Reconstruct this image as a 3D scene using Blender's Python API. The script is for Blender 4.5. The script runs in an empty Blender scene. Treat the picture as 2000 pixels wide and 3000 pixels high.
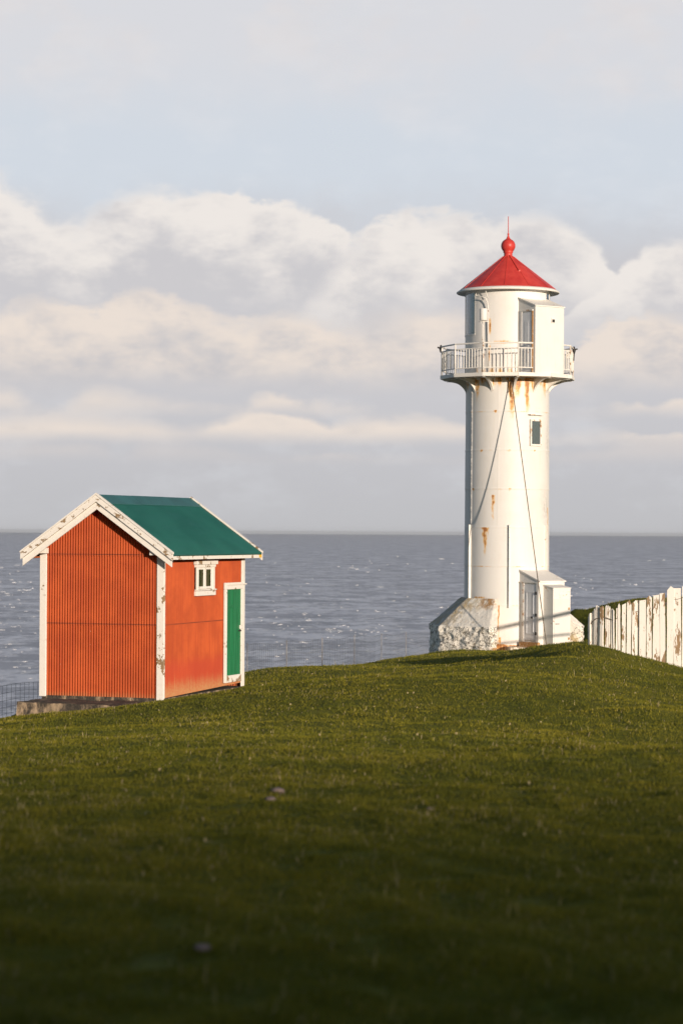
import bpy, bmesh, math, random
import numpy as np
from mathutils import Vector, Matrix, noise
random.seed(7); rng=np.random.default_rng(7)
sc=bpy.context.scene; COL=sc.collection
R=math.radians; PI=math.pi; sin=math.sin; cos=math.cos
def lin(r,g,b):
    f=lambda c:(c/255/12.92 if c/255<=.04045 else ((c/255+.055)/1.055)**2.4)
    return (f(r),f(g),f(b),1)

# ------------------------------------------------------------------ node helpers
class NT:
    def __init__(s,tree): s.t=tree; s.n=tree.nodes; s.l=tree.links
    def put(s,sock,v):
        if v is None: return
        if hasattr(v,'is_output'): s.l.new(v,sock)
        elif isinstance(v,tuple) and sock.type in('RGBA',) and len(v)==3: sock.default_value=(*v,1)
        elif isinstance(v,(int,float)) and sock.type=='RGBA': sock.default_value=(v,v,v,1)
        elif isinstance(v,(int,float)) and sock.type=='VECTOR': sock.default_value=(v,v,v)
        else: sock.default_value=v
    def math(s,op,a,b=None,c=None,clamp=False):
        n=s.n.new('ShaderNodeMath'); n.operation=op; n.use_clamp=clamp
        for i,v in enumerate((a,b,c)): s.put(n.inputs[i],v)
        return n.outputs[0]
    def add(s,a,b): return s.math('ADD',a,b)
    def sub(s,a,b): return s.math('SUBTRACT',a,b)
    def mul(s,a,b): return s.math('MULTIPLY',a,b)
    def mx(s,a,b): return s.math('MAXIMUM',a,b)
    def vmath(s,op,a,b=None):
        n=s.n.new('ShaderNodeVectorMath'); n.operation=op
        s.put(n.inputs[0],a); s.put(n.inputs[1],b); return n.outputs[0]
    def sep(s,v):
        n=s.n.new('ShaderNodeSeparateXYZ'); s.put(n.inputs[0],v); return n.outputs
    def comb(s,x=0,y=0,z=0):
        n=s.n.new('ShaderNodeCombineXYZ')
        for i,v in enumerate((x,y,z)): s.put(n.inputs[i],v)
        return n.outputs[0]
    def coord(s,k='Object'): return s.n.new('ShaderNodeTexCoord').outputs[k]
    def noise(s,vec=None,scale=5,detail=3,rough=.5,dist=0,out=0):
        n=s.n.new('ShaderNodeTexNoise'); s.put(n.inputs['Vector'],vec); s.put(n.inputs['Scale'],scale)
        s.put(n.inputs['Detail'],detail); s.put(n.inputs['Roughness'],rough); s.put(n.inputs['Distortion'],dist)
        return n.outputs[out]
    def voro(s,vec=None,scale=5,feature='F1',out='Distance',rand=1):
        n=s.n.new('ShaderNodeTexVoronoi'); n.feature=feature; s.put(n.inputs['Vector'],vec); s.put(n.inputs['Scale'],scale)
        s.put(n.inputs['Randomness'],rand); return n.outputs[out]
    def step(s,v,a,b,x=0.,y=1.,smooth=True):
        n=s.n.new('ShaderNodeMapRange'); n.interpolation_type='SMOOTHSTEP' if smooth else 'LINEAR'; n.clamp=True
        s.put(n.inputs['Value'],v)
        for k,q in zip(('From Min','From Max','To Min','To Max'),(a,b,x,y)): s.put(n.inputs[k],q)
        return n.outputs[0]
    def mix(s,f,a,b,mode='MIX'):
        n=s.n.new('ShaderNodeMix'); n.data_type='RGBA'; n.blend_type=mode
        s.put(n.inputs[0],f); s.put(n.inputs[6],a); s.put(n.inputs[7],b); return n.outputs[2]
    def attr(s,name,out='Fac'):
        n=s.n.new('ShaderNodeAttribute'); n.attribute_name=name; return n.outputs[out]
    def scale(s,v,x,y,z): return s.vmath('MULTIPLY',v,(x,y,z))
    def bump(s,h,strength=.3,dist=.02,normal=None):
        n=s.n.new('ShaderNodeBump'); s.put(n.inputs['Strength'],strength); s.put(n.inputs['Distance'],dist)
        s.put(n.inputs['Height'],h); s.put(n.inputs['Normal'],normal); return n.outputs[0]
def newmat(name):
    m=bpy.data.materials.new(name); m.use_nodes=True; t=NT(m.node_tree)
    for n in list(t.n):
        if n.type!='OUTPUT_MATERIAL': t.n.remove(n)
    return m,t,[n for n in t.n if n.type=='OUTPUT_MATERIAL'][0]
def princ(t,out,color,rough=.6,normal=None,metal=0,spec=.4):
    b=t.n.new('ShaderNodeBsdfPrincipled'); t.put(b.inputs['Base Color'],color); t.put(b.inputs['Roughness'],rough)
    t.put(b.inputs['Normal'],normal); t.put(b.inputs['Metallic'],metal); t.put(b.inputs['Specular IOR Level'],spec)
    t.l.new(b.outputs[0],out.inputs[0]); return b

# ------------------------------------------------------------------ mesh helpers
class MB:
    def __init__(s): s.v=[]; s.f=[]
    def add(s,vs,fs):
        o=len(s.v); s.v+= [tuple(v) for v in vs]; s.f+=[tuple(i+o for i in f) for f in fs]; return s
    def hexa(s,p):   # 8 corners: bottom 4 ccw, top 4 ccw
        return s.add(p,[(3,2,1,0),(4,5,6,7),(0,1,5,4),(1,2,6,5),(2,3,7,6),(3,0,4,7)])
    def box(s,x0,x1,y0,y1,z0,z1):
        return s.hexa([(x0,y0,z0),(x1,y0,z0),(x1,y1,z0),(x0,y1,z0),(x0,y0,z1),(x1,y0,z1),(x1,y1,z1),(x0,y1,z1)])
    def prism(s,poly,z0,z1):   # poly ccw xy; z0/z1 number or list
        n=len(poly); a=[(x,y,z0[i] if isinstance(z0,(list,tuple)) else z0) for i,(x,y) in enumerate(poly)]
        b=[(x,y,z1[i] if isinstance(z1,(list,tuple)) else z1) for i,(x,y) in enumerate(poly)]
        return s.add(a+b,[tuple(range(n-1,-1,-1)),tuple(range(n,2*n))]+[(i,(i+1)%n,n+(i+1)%n,n+i) for i in range(n)])
    def extrude(s,pts,vec):    # planar polygon pts (3d) extruded along vec
        n=len(pts); v=Vector(vec); b=[tuple(Vector(p)+v) for p in pts]
        return s.add(list(pts)+b,[tuple(range(n)),tuple(range(2*n-1,n-1,-1))]+[((i+1)%n,i,n+i,n+(i+1)%n) for i in range(n)])
    def tube(s,path,r,n=8,cap=True):
        P=[Vector(p) for p in path]; rings=[]
        for i,p in enumerate(P):
            t=(P[min(i+1,len(P)-1)]-P[max(i-1,0)]).normalized()
            a=Vector((0,0,1)) if abs(t.z)<.9 else Vector((1,0,0))
            u=t.cross(a).normalized(); w=t.cross(u)
            rr=r[i] if isinstance(r,(list,tuple)) else r
            rings.append([tuple(p+rr*(cos(2*PI*k/n)*u+sin(2*PI*k/n)*w)) for k in range(n)])
        fs=[(i*n+k,i*n+(k+1)%n,(i+1)*n+(k+1)%n,(i+1)*n+k) for i in range(len(P)-1) for k in range(n)]
        if cap: fs+=[tuple(range(n-1,-1,-1)),tuple(range((len(P)-1)*n,len(P)*n))]
        return s.add([v for q in rings for v in q],fs)
    def lathe(s,prof,n=64,a0=0,a1=2*PI,cx=0,cy=0):   # prof [(r,z)], angle a: (r sin a, -r cos a)
        full=abs(a1-a0-2*PI)<1e-6; m=n if full else n+1
        vs=[(cx+r*sin(a0+(a1-a0)*k/n),cy-r*cos(a0+(a1-a0)*k/n),z) for r,z in prof for k in range(m)]
        fs=[(i*m+k,i*m+(k+1)%m,(i+1)*m+(k+1)%m,(i+1)*m+k) for i in range(len(prof)-1) for k in range(n)]
        return s.add(vs,fs)
    def build(s,name,mat,parent=None,smooth=False,loc=None,rot=None):
        me=bpy.data.meshes.new(name); me.from_pydata(s.v,[],s.f); me.materials.append(mat)
        bm=bmesh.new(); bm.from_mesh(me); bmesh.ops.recalc_face_normals(bm,faces=bm.faces); bm.to_mesh(me); bm.free()
        if smooth: me.polygons.foreach_set('use_smooth',[True]*len(me.polygons)); me.update()
        o=bpy.data.objects.new(name,me); COL.objects.link(o)
        if parent: o.parent=parent
        if loc: o.location=loc
        if rot: o.rotation_euler=rot
        return o
def sharp(o,ang=40):
    me=o.data; me.polygons.foreach_set('use_smooth',[True]*len(me.polygons))
    try: me.set_sharp_from_angle(angle=R(ang))
    except Exception: pass
    return o
def bevel(o,w=.008,seg=2):
    m=o.modifiers.new('bevel','BEVEL'); m.width=w; m.segments=seg; m.limit_method='ANGLE'; return o
def fattr(o,name,vals):
    a=o.data.attributes.new(name,'FLOAT','POINT'); a.data.foreach_set('value',np.asarray(vals,dtype=np.float32))
def tag(o,label=None,cat=None,group=None,kind=None):
    if label: o['label']=label
    if cat: o['category']=cat
    if group: o['group']=group
    if kind: o['kind']=kind
    return o
def empty(name,loc,rz=0):
    o=bpy.data.objects.new(name,None); COL.objects.link(o); o.location=loc; o.rotation_euler=(0,0,rz); o.empty_display_size=.3; return o
F=7000.0; HY=1559.6; SL=0.0056
def W(px,py,d):
    """point at depth d seen at photo pixel (px,py); eye at the origin"""
    u=(px-1000)+SL*(py-HY); v=(py-HY)-SL*(px-1000)
    return (u*d/F, d, -v*d/F)
_cp=[W(1000,3000,7.9),W(0,3000,7.9),W(2000,3000,7.9),W(1000,2420,15.2),W(0,2420,15.4),W(2000,2420,15.2),
 W(1000,2200,25),W(500,2200,26),W(0,2200,27),W(2000,2222,25),W(1680,2172,25),W(1300,2208,25),
 W(1000,2050,38),W(1350,2056,37),W(1690,2020,38),W(2000,2076,38.5),W(300,2125,38),W(0,2130,38),W(650,2085,38),
 W(0,2102,43),W(57,2100,45.2),W(160,2098,45.1),W(255,2095,45.0),W(332,2087,44.9),W(370,2076,44.9),W(480,2053,45.8),W(722,2008,49.9),W(140,2050,48),
 W(760,1986,53),W(735,1960,57),W(816,1958,58.5),W(940,1956,60),W(1065,1945,66),W(1000,1957,57),W(1139,1935,69),W(1250,1917,76),W(1000,1998,47),W(1200,1978,54),W(900,1972,54),
 W(1400,1921,77.5),W(1530,1918,76),W(1590,1908,71),W(1650,1886,61),W(1700,1884,53),W(1730,1884,50.5),W(1770,1893,50.3),
 W(1800,1912,50.8),W(1870,1921,51.4),W(1925,1946,51.7),W(2000,1964,51.9),W(2080,1985,51.9),W(1500,1960,50),W(1650,1925,47),W(2000,1988,48),W(1925,1970,48.5),W(1870,1952,48.5),W(1800,1936,48),W(1722,1925,55),W(1770,1945,53),W(1850,1950,53),
 W(1300,1930,66),W(1400,1936,66),W(1500,1932,66),W(1590,1914,65),W(1200,1940,64),W(1350,1948,59),W(1500,1934,58),W(1500,1950,53),W(1600,1912,55),W(1600,1925,51),
 W(0,2128,47),W(50,2120,46.6),W(-60,2120,43),W(140,2095,46.5),W(300,2085,46),W(420,2066,46),
 (5.67,82,-4.25),(3.2,82,-4.25),(8.3,82,-4.05),(5.67,86,-4.4),(7.2,74,-3.7),(8.2,68,-3.1),W(600,2034,47.8),W(550,2043,46.8),W(660,2024,49),
 (9.2,88,-3.9),(9.75,96,-3.1),(11.7,96,-2.62),(14,96,-2.65),(9.2,96,-3.02),(8.45,96,-4.8),(10.5,106,-4.5),(14,80,-3.0),(14,66,-2.6),(20,60,-2.4),(20,90,-2.7),
 (-2.6,62.5,-4.3),(2.9,80,-4.6),(-7.5,50,-4.6),(-5,57.5,-4.6),(-12,46,-4.9),(-22,44,-9),(-9,62,-8),(-4,72,-8),(0,90,-9),(5,96,-8),
 (0,0,-1.55),(6,-6,-1.5),(-6,-6,-1.5),(12,20,-2.1),(-12,20,-2.9),(25,30,-2.1),(-25,20,-4.5),(14,45,-2.7),(25,0,-1.6),(-25,-5,-2),(0,-15,-1.5)]
_cp=np.array(_cp)
def _k(r2): return 0.5*r2*np.log(r2+1e-9)
def _tps():
    P=_cp[:,:2]/20; n=len(P)
    r2=((P[:,None]-P[None])**2).sum(-1)
    A=np.zeros((n+3,n+3)); A[:n,:n]=_k(r2)+np.eye(n)*2e-4
    A[:n,n]=1; A[:n,n+1:]=P; A[n,:n]=1; A[n+1:,:n]=P.T
    b=np.zeros(n+3); b[:n]=_cp[:,2]
    return np.linalg.solve(A,b)
_w=_tps()
def terrain0(x,y):
    x=np.asarray(x,float); y=np.asarray(y,float); sh=x.shape
    q=np.stack([x.ravel(),y.ravel()],1)/20; P=_cp[:,:2]/20; n=len(P)
    out=np.empty(len(q))
    for i in range(0,len(q),50000):
        qq=q[i:i+50000]
        r2=((qq[:,None]-P[None])**2).sum(-1)
        out[i:i+50000]=_k(r2)@_w[:n]+_w[n]+qq@_w[n+1:]
    return out.reshape(sh)

# ------------------------------------------------------------------ camera, sun, sky
SUN_AZ=R(28); SUN_EL=R(8.5)          # azimuth measured from straight behind the camera towards the right
SUN=Vector((sin(SUN_AZ)*cos(SUN_EL),-cos(SUN_AZ)*cos(SUN_EL),sin(SUN_EL)))
cam=bpy.data.cameras.new('camera'); co=bpy.data.objects.new('camera',cam); COL.objects.link(co); sc.camera=co
cam.sensor_fit='VERTICAL'; cam.sensor_height=36; cam.sensor_width=24; cam.lens=84
co.matrix_world=Matrix.Rotation(R(90)+math.atan((HY-1500)/F),4,'X')@Matrix.Rotation(math.atan(SL),4,'Z')
cam.clip_start=.5; cam.clip_end=400000
cam.dof.use_dof=True; cam.dof.focus_distance=58; cam.dof.aperture_fstop=2.6
sl=bpy.data.lights.new('sun','SUN'); so=bpy.data.objects.new('sun',sl); COL.objects.link(so)
sl.energy=5.0; sl.angle=R(.55); sl.color=(1,.835,.675); so.rotation_euler=SUN.to_track_quat('Z','Y').to_euler(); so.location=(20,-30,20)
sc.view_settings.view_transform='Standard'; sc.view_settings.look='None'; sc.view_settings.exposure=0; sc.view_settings.gamma=1

w=bpy.data.worlds.new('World'); sc.world=w; w.use_nodes=True; t=NT(w.node_tree)
for n in list(t.n): t.n.remove(n)
out=t.n.new('ShaderNodeOutputWorld')
sky=t.n.new('ShaderNodeTexSky'); sky.sky_type='NISHITA'; sky.sun_disc=False
sky.sun_elevation=SUN_EL; sky.sun_rotation=math.atan2(SUN.x,SUN.y); sky.air_density=1; sky.dust_density=1; sky.ozone_density=2
bgs=t.n.new('ShaderNodeBackground'); t.l.new(sky.outputs[0],bgs.inputs[0]); bgs.inputs[1].default_value=.105
X,Y,Z=t.sep(t.coord('Generated'))
az=t.math('ARCTAN2',X,Y); el=t.math('ARCSINE',Z)
U=t.mul(az,7.0); V=t.mul(el,7.0)      # sky angles in units of 1/7 radian
P=t.comb(t.mul(U,1.0),t.mul(V,1.5),0)
big=t.sub(t.noise(P,1.6,3,.5),.5)
warp=t.n.new('ShaderNodeTexNoise'); t.put(warp.inputs['Vector'],P); warp.inputs['Scale'].default_value=3.2; warp.inputs['Detail'].default_value=2
Pw=t.vmath('ADD',P,t.vmath('MULTIPLY',t.vmath('SUBTRACT',warp.outputs['Color'],(.5,.5,.5)),(.10,.10,0)))
bil=t.sub(t.noise(Pw,6,7,.54),.5)          # billows of the cloud edges
soft=t.sub(t.noise(Pw,3.2,5,.55),.5)
fine=t.sub(t.noise(t.comb(U,t.mul(V,2.2),4.7),9,5,.6),.5)
# clear air between the clouds, then the thin high veil
col=t.mix(t.step(V,0,.5),lin(193,193,197),lin(203,202,206))
col=t.mix(t.step(t.add(V,t.add(t.mul(big,.25),t.mul(bil,.2))),.72,1.08),col,lin(210,217,226))
col=t.mix(t.step(t.add(V,t.mul(soft,.35)),1.1,1.42),col,lin(217,218,223))
col=t.mix(t.mul(t.step(t.add(V,t.mul(big,.5)),1.2,1.5),t.step(soft,-.05,.2)),col,lin(221,217,218))
col=t.mix(t.mul(t.step(t.add(soft,t.mul(fine,.5)),-.05,.25),.25),col,lin(226,229,234))
def curve(pts):     # pts in photo pixels (x, y of the cloud top)
    n=t.n.new('ShaderNodeFloatCurve'); c=n.mapping.curves[0]
    P_=[((x+500)/3000,(1560-y)/1600) for x,y in pts]
    c.points[0].location=P_[0]; c.points[1].location=P_[-1]
    for q in P_[1:-1]: c.points.new(*q)
    n.mapping.update()
    t.put(n.inputs['Value'],t.step(U,-1.5,1.5,0,1,False)); return t.mul(n.outputs[0],1.6)
def cloud(col,pts,base,thick,lit,shade,amp=.12,edge=.04,detail=.05,alpha=1.,bs=.06,kn=1.):
    T=t.add(curve(pts),t.add(t.mul(bil,amp),t.add(t.mul(soft,amp*.6),t.mul(fine,detail))))
    d=t.sub(T,V); vb=(1560-base)/1000
    m=t.mul(t.step(d,0,t.math('MULTIPLY_ADD',t.step(big,-.12,.12),edge*1.7,edge*.5)),t.step(t.add(V,t.add(t.mul(soft,.16*kn),t.mul(fine,.06*kn))),vb-bs,vb+bs))
    q=t.add(t.math('DIVIDE',d,thick),t.add(t.mul(soft,1.9*kn),t.add(t.mul(bil,1.5*kn),t.mul(fine,.9))))
    shd=t.step(q,-.05,1.1)
    return t.mix(t.mul(m,alpha),col,t.mix(shd,lit,shade))
LIT=lin(238,232,227); SH=lin(205,203,206); PINK=lin(235,223,213); GR=lin(201,198,199)
col=cloud(col,[(-500,560),(-150,500),(0,515),(90,560),(190,625),(290,610),(370,525),(450,520),(560,550),(700,560),(850,580),(940,605),(1000,655),(1060,720),(1120,800),(1300,980),(2500,980)],930,.34,LIT,SH,.19,.05,.07,1.,.13)
col=cloud(col,[(-500,1100),(700,1000),(930,830),(1010,735),(1080,655),(1150,620),(1300,615),(1420,630),(1520,600),(1610,605),(1700,655),(1760,720),(1830,810),(1950,930),(2500,1000)],935,.34,LIT,SH,.15,.05,.07,1.,.12)
col=cloud(col,[(-500,1100),(1550,1000),(1700,860),(1780,780),(1850,720),(1930,690),(2060,680),(2200,640),(2500,600)],950,.34,LIT,SH,.15,.05,.07,1.,.12)
col=cloud(col,[(-500,860),(0,890),(150,880),(260,895),(420,850),(560,890),(700,920),(860,890),(1050,910),(1200,880),(1340,900),(1500,980),(1640,1010),(1720,960),(1790,930),(1900,915),(2050,910),(2500,900)],1125,.30,PINK,lin(202,199,201),.13,.06,.07,1.,.06)
col=cloud(col,[(-500,1130),(0,1120),(110,1165),(170,1192),(215,1155),(280,1128),(420,1140),(600,1160),(700,1180),(760,1150),(900,1160),(1050,1170),(1200,1200),(1330,1210),(1500,1190),(1700,1180),(1900,1160),(2500,1160)],1200,.42,PINK,GR,.08,.045,.04,1.,.035,.35)
col=cloud(col,[(-500,1200),(0,1205),(100,1195),(330,1203),(450,1212),(560,1235),(640,1215),(700,1200),(800,1203),(900,1210),(960,1232),(1000,1222),(1100,1203),(1300,1215),(1500,1255),(1700,1250),(1900,1260),(2500,1260)],1285,.36,PINK,GR,.06,.035,.035,1.,.03,.3)
col=cloud(col,[(-500,1290),(0,1285),(150,1275),(300,1290),(350,1320),(420,1275),(500,1275),(650,1300),(800,1330),(1000,1320),(1500,1320),(1650,1300),(1800,1280),(2500,1290)],1340,.25,lin(218,210,206),GR,.05,.035,.03,.6,.03,.3)
col=t.mix(t.step(V,-.02,.20,.85,0),col,lin(193,193,196))
bgc=t.n.new('ShaderNodeBackground'); t.l.new(col,bgc.inputs[0]); bgc.inputs[1].default_value=1
# cloud cover thins out above the banks: open evening sky overhead
cover=t.mul(t.step(el,R(13),R(24),1,.08),t.step(Y,.15,.9,.06,1))
ms=t.n.new('ShaderNodeMixShader'); t.l.new(cover,ms.inputs[0]); t.l.new(bgs.outputs[0],ms.inputs[1]); t.l.new(bgc.outputs[0],ms.inputs[2])
t.l.new(ms.outputs[0],out.inputs[0])

# ------------------------------------------------------------------ materials
def m_white(name='weathered_white_paint',base=(.73,.715,.685),dirt=.25):
    m,t,o=newmat(name); c=t.coord()
    n1=t.noise(c,1.3,4,.6); n2=t.noise(t.scale(c,9,9,.7),1,4,.6); n3=t.noise(c,14,4,.6)
    col=t.mix(t.mul(t.step(n1,.45,.75),dirt),base,(.62,.58,.50))
    col=t.mix(t.mul(t.step(n2,.55,.75),dirt*1.2),col,(.60,.50,.36))
    col=t.mix(t.mul(t.step(n3,.70,.76),.55),col,(.42,.36,.28))
    princ(t,o,col,.55,t.bump(n1,.12,.02)); return m
def m_tower():
    m,t,o=newmat('tower_white_paint'); c=t.coord()
    rust=t.attr('rust'); grime_shade=t.attr('grime_shade')
    n1=t.noise(c,1.1,4,.6); n2=t.noise(t.scale(c,16,16,1.1),1,4,.65); n3=t.noise(c,9,5,.65); n4=t.noise(c,30,3,.6)
    col=t.mix(t.mul(t.step(n1,.42,.72),.30),(.73,.715,.69),(.64,.61,.55))
    col=t.mix(t.mul(t.step(n2,.56,.74),.22),col,(.62,.52,.38))
    g=t.mul(grime_shade,t.step(n3,.38,.58)); col=t.mix(t.mul(g,.8),col,(.45,.44,.42))
    col=t.mix(t.mul(t.step(n3,.71,.75),.6),col,(.33,.31,.30))
    r=t.math('MULTIPLY',rust,t.step(t.add(t.mul(n2,.7),t.mul(n3,.5)),.42,.72,.25,1.25),clamp=True)
    rc=t.mix(t.step(t.add(r,t.mul(n4,.4)),.55,1.05),(.72,.40,.10),(.36,.13,.03))
    col=t.mix(t.step(r,.06,.55,0,.95),col,rc)
    bm=t.bump(t.add(n1,t.mul(n3,.25)),.25,.02)
    princ(t,o,col,.5,bm,0,.35); return m
def m_plain(name,col,rough=.55,var=.15,scale=6,metal=0,spec=.4,bumps=.1):
    m,t,o=newmat(name); c=t.coord(); n=t.noise(c,scale,4,.6); n2=t.noise(c,scale*.2,2,.5)
    k=tuple(max(0,x*(1-var*2)) for x in col); h=tuple(min(1,x*(1+var)) for x in col)
    cc=t.mix(t.step(t.add(t.mul(n,.5),t.mul(n2,.5)),.35,.65),k,h)
    princ(t,o,cc,rough,t.bump(n,bumps,.01),metal,spec); return m
def m_rusty(name='rusty_white_steel',amt=.5):
    m,t,o=newmat(name); c=t.coord(); n=t.noise(c,5,5,.65); n2=t.noise(c,22,4,.6)
    col=t.mix(t.step(n2,.5,.7,0,.3),(.78,.755,.71),(.60,.54,.45))
    r=t.step(t.add(t.mul(n,.75),t.mul(n2,.25)),.62-amt*.22,.70-amt*.18)
    col=t.mix(t.mul(r,.95),col,t.mix(n2,(.62,.33,.08),(.16,.06,.02)))
    princ(t,o,col,.6,t.bump(n2,.3,.005)); return m
def m_redroof():
    m,t,o=newmat('red_roof_paint'); c=t.coord(); n=t.noise(c,2.2,4,.6); n2=t.noise(c,16,4,.6); n3=t.noise(t.scale(c,6,6,.8),1,3,.6)
    col=t.mix(t.step(n,.35,.65),(.50,.042,.034),(.60,.062,.048))
    col=t.mix(t.step(n3,.5,.7,0,.3),col,(.42,.012,.018))
    col=t.mix(t.step(n2,.70,.76,0,.8),col,(.10,.03,.03))
    princ(t,o,col,.42,t.bump(n2,.1,.01)); return m
def m_corr(name,vside=False):
    m,t,o=newmat(name); c=t.coord(); z=t.attr('h')
    n=t.noise(c,1.5,4,.6); n2=t.noise(t.scale(c,26,26,.7),1,4,.62); n3=t.noise(c,25,3,.6)
    col=t.mix(t.step(n,.35,.68),(.37,.062,.014),(.48,.088,.020))
    col=t.mix(t.step(n2,.46,.66,0,.55),col,(.34,.048,.014))
    for zs in (1.43,2.78): col=t.mix(t.mul(t.step(t.math('ABSOLUTE',t.sub(z,zs)),.006,.016,1,0),t.step(n,.3,.55,.35,.85)),col,(.14,.028,.012))
    if vside:
        low=t.step(t.add(z,t.mul(t.sub(n,.5),.25)),.55,.85,1,0)
        col=t.mix(t.mul(low,.65),col,(.40,.045,.020))
        tan=t.mul(t.step(t.add(z,t.mul(t.sub(n2,.5),.5)),.06,.42,1,0),t.step(n3,.25,.7,.5,1))
        col=t.mix(t.mul(tan,.9),col,(.42,.24,.10))
    else:
        tan=t.mul(t.step(t.add(z,t.mul(t.sub(n2,.5),.3)),.0,.14,1,0),.7); col=t.mix(tan,col,(.36,.13,.05))
        chips=t.mul(t.step(n3,.70,.74),t.step(t.noise(c,2.3,3,.6),.52,.6)); col=t.mix(t.mul(chips,.8),col,(.72,.52,.36))
    col=t.mix(t.step(t.noise(c,60,2,.5),.74,.80,0,.35),col,(.16,.03,.012))
    princ(t,o,col,.55,None,0,.15); return m
def m_tealroof():
    m,t,o=newmat('teal_roof_paint'); c=t.coord(); n=t.noise(c,1.2,4,.6); n2=t.noise(t.scale(c,7,1.2,1),1,4,.6)
    col=t.mix(t.step(n,.3,.7),(.012,.088,.074),(.017,.112,.092)); col=t.mix(t.step(n2,.45,.75,0,.5),col,(.020,.105,.098)); n3=t.noise(c,19,4,.6); col=t.mix(t.step(n3,.66,.72,0,.35),col,(.10,.13,.09))
    princ(t,o,col,.5,t.bump(n2,.1,.01),0,.35); return m
def m_peel(name='peeling_white_paint',amt=.5,stretch=(1,1,1)):
    m,t,o=newmat(name); c=t.scale(t.coord(),*stretch); oi=t.n.new('ShaderNodeObjectInfo').outputs['Random']
    c=t.vmath('ADD',c,t.comb(t.mul(oi,37),t.mul(oi,91),t.mul(oi,13)))
    n=t.noise(c,2.6,6,.66); n2=t.noise(c,17,4,.6)
    col=t.mix(t.step(n2,.45,.7,0,.3),(.80,.765,.71),(.68,.60,.50))
    r=t.step(t.add(t.mul(n,.8),t.mul(n2,.2)),.64-amt*.16,.655-amt*.16)
    wood=t.mix(t.noise(c,6,3,.6),t.mix(n2,(.45,.25,.09),(.30,.20,.12)),(.20,.16,.11))
    col=t.mix(r,col,wood)
    col=t.mix(t.step(n2,.68,.74,0,.7),col,(.12,.08,.05))
    princ(t,o,col,.65,t.bump(t.sub(1,r),.5,.006)); return m
def m_door():
    m,t,o=newmat('green_board_paint'); c=t.coord(); n=t.noise(t.scale(c,14,14,1),1,4,.6); n2=t.noise(c,3,4,.6)
    col=t.mix(t.step(n,.35,.7),(.012,.15,.055),(.025,.23,.095)); col=t.mix(t.step(n,.70,.76,0,.7),col,(.22,.20,.10))
    col=t.mix(t.mul(t.step(n2,.6,.7),.4),col,(.015,.10,.06)); princ(t,o,col,.5); return m
def m_glass(name,tint=(.66,.80,.92),trans=.8):
    m,t,o=newmat(name); fr=t.n.new('ShaderNodeFresnel'); fr.inputs[0].default_value=1.5
    g=t.n.new('ShaderNodeBsdfGlossy'); g.inputs['Roughness'].default_value=.03; g.inputs[0].default_value=(.9,.95,1,1)
    tr=t.n.new('ShaderNodeBsdfTransparent'); tr.inputs[0].default_value=(*tint,1)
    d=t.n.new('ShaderNodeBsdfDiffuse'); d.inputs[0].default_value=(.12,.16,.19,1)
    a=t.n.new('ShaderNodeMixShader'); a.inputs[0].default_value=1-trans; t.l.new(tr.outputs[0],a.inputs[1]); t.l.new(d.outputs[0],a.inputs[2])
    b=t.n.new('ShaderNodeMixShader'); t.put(b.inputs[0],t.math('MULTIPLY_ADD',fr.outputs[0],.8,.10,True)); t.l.new(a.outputs[0],b.inputs[1]); t.l.new(g.outputs[0],b.inputs[2])
    t.l.new(b.outputs[0],o.inputs[0]); return m
def m_stone():
    m,t,o=newmat('limewashed_stone'); c=t.coord(); low=t.attr('low'); rust=t.attr('rust'); gray=t.attr('gray')
    n=t.noise(c,3.4,6,.7); n2=t.noise(c,17,6,.74); n3=t.noise(c,1.3,3,.6); v=t.voro(t.vmath('ADD',c,t.scale(t.noise(c,4,3,.6,0,1),.3,.3,.3)) ,11)
    col=t.mix(t.step(n2,.35,.65),(.88,.84,.76),(.78,.74,.66))
    ve=t.voro(t.vmath('ADD',t.scale(c,1,1,1.35),t.scale(t.noise(c,5,4,.6,0,1),.35,.35,.35)),4.2,'DISTANCE_TO_EDGE')
    joint=t.mul(t.step(t.add(ve,t.mul(t.sub(n2,.5),.16)),.02,.055,1,0),t.step(low,.5,.9))
    dk=t.step(t.add(t.add(t.mul(n2,.62),t.mul(n,.42)),t.add(t.mul(v,.16),t.mul(low,.075))),.735,.77)
    dk=t.mx(dk,t.mul(joint,t.step(n,.36,.5)))
    stone=t.mix(t.step(n,.52,.66),(.06,.058,.055),(.26,.20,.12))
    col=t.mix(t.mul(dk,.95),col,stone)
    col=t.mix(t.mul(t.step(t.add(n,t.mul(gray,.25)),.60,.68),.75),col,(.36,.35,.32))
    och=t.mul(t.step(t.add(n3,t.mul(gray,.12)),.50,.64),t.step(n,.4,.6)); col=t.mix(t.mul(och,.7),col,(.46,.33,.14))
    r=t.mul(rust,t.step(n,.35,.6,.3,1.2)); col=t.mix(t.step(r,.15,.7,0,.9),col,t.mix(n2,(.55,.30,.08),(.25,.11,.04)))
    princ(t,o,col,.85,t.bump(t.add(n2,t.mul(v,.6)),.5,.05),0,.2); return m
def m_concrete():
    m,t,o=newmat('old_concrete'); c=t.coord(); n=t.noise(t.scale(c,1.6,1.6,.7),2.2,6,.68); n2=t.noise(c,15,5,.65)
    nz=t.n.new('ShaderNodeNewGeometry').outputs['Normal']; up=t.sep(nz)[2]
    col=t.mix(t.step(n,.46,.62),(.055,.048,.040),(.40,.30,.20)); col=t.mix(t.step(n2,.45,.72,0,.6),col,(.15,.12,.09))
    col=t.mix(t.step(up,.6,.9,0,.75),col,t.mix(n2,(.05,.046,.04),(.13,.12,.10)))
    princ(t,o,col,.9,t.bump(t.add(n,n2),.8,.04),0,.2); return m
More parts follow.
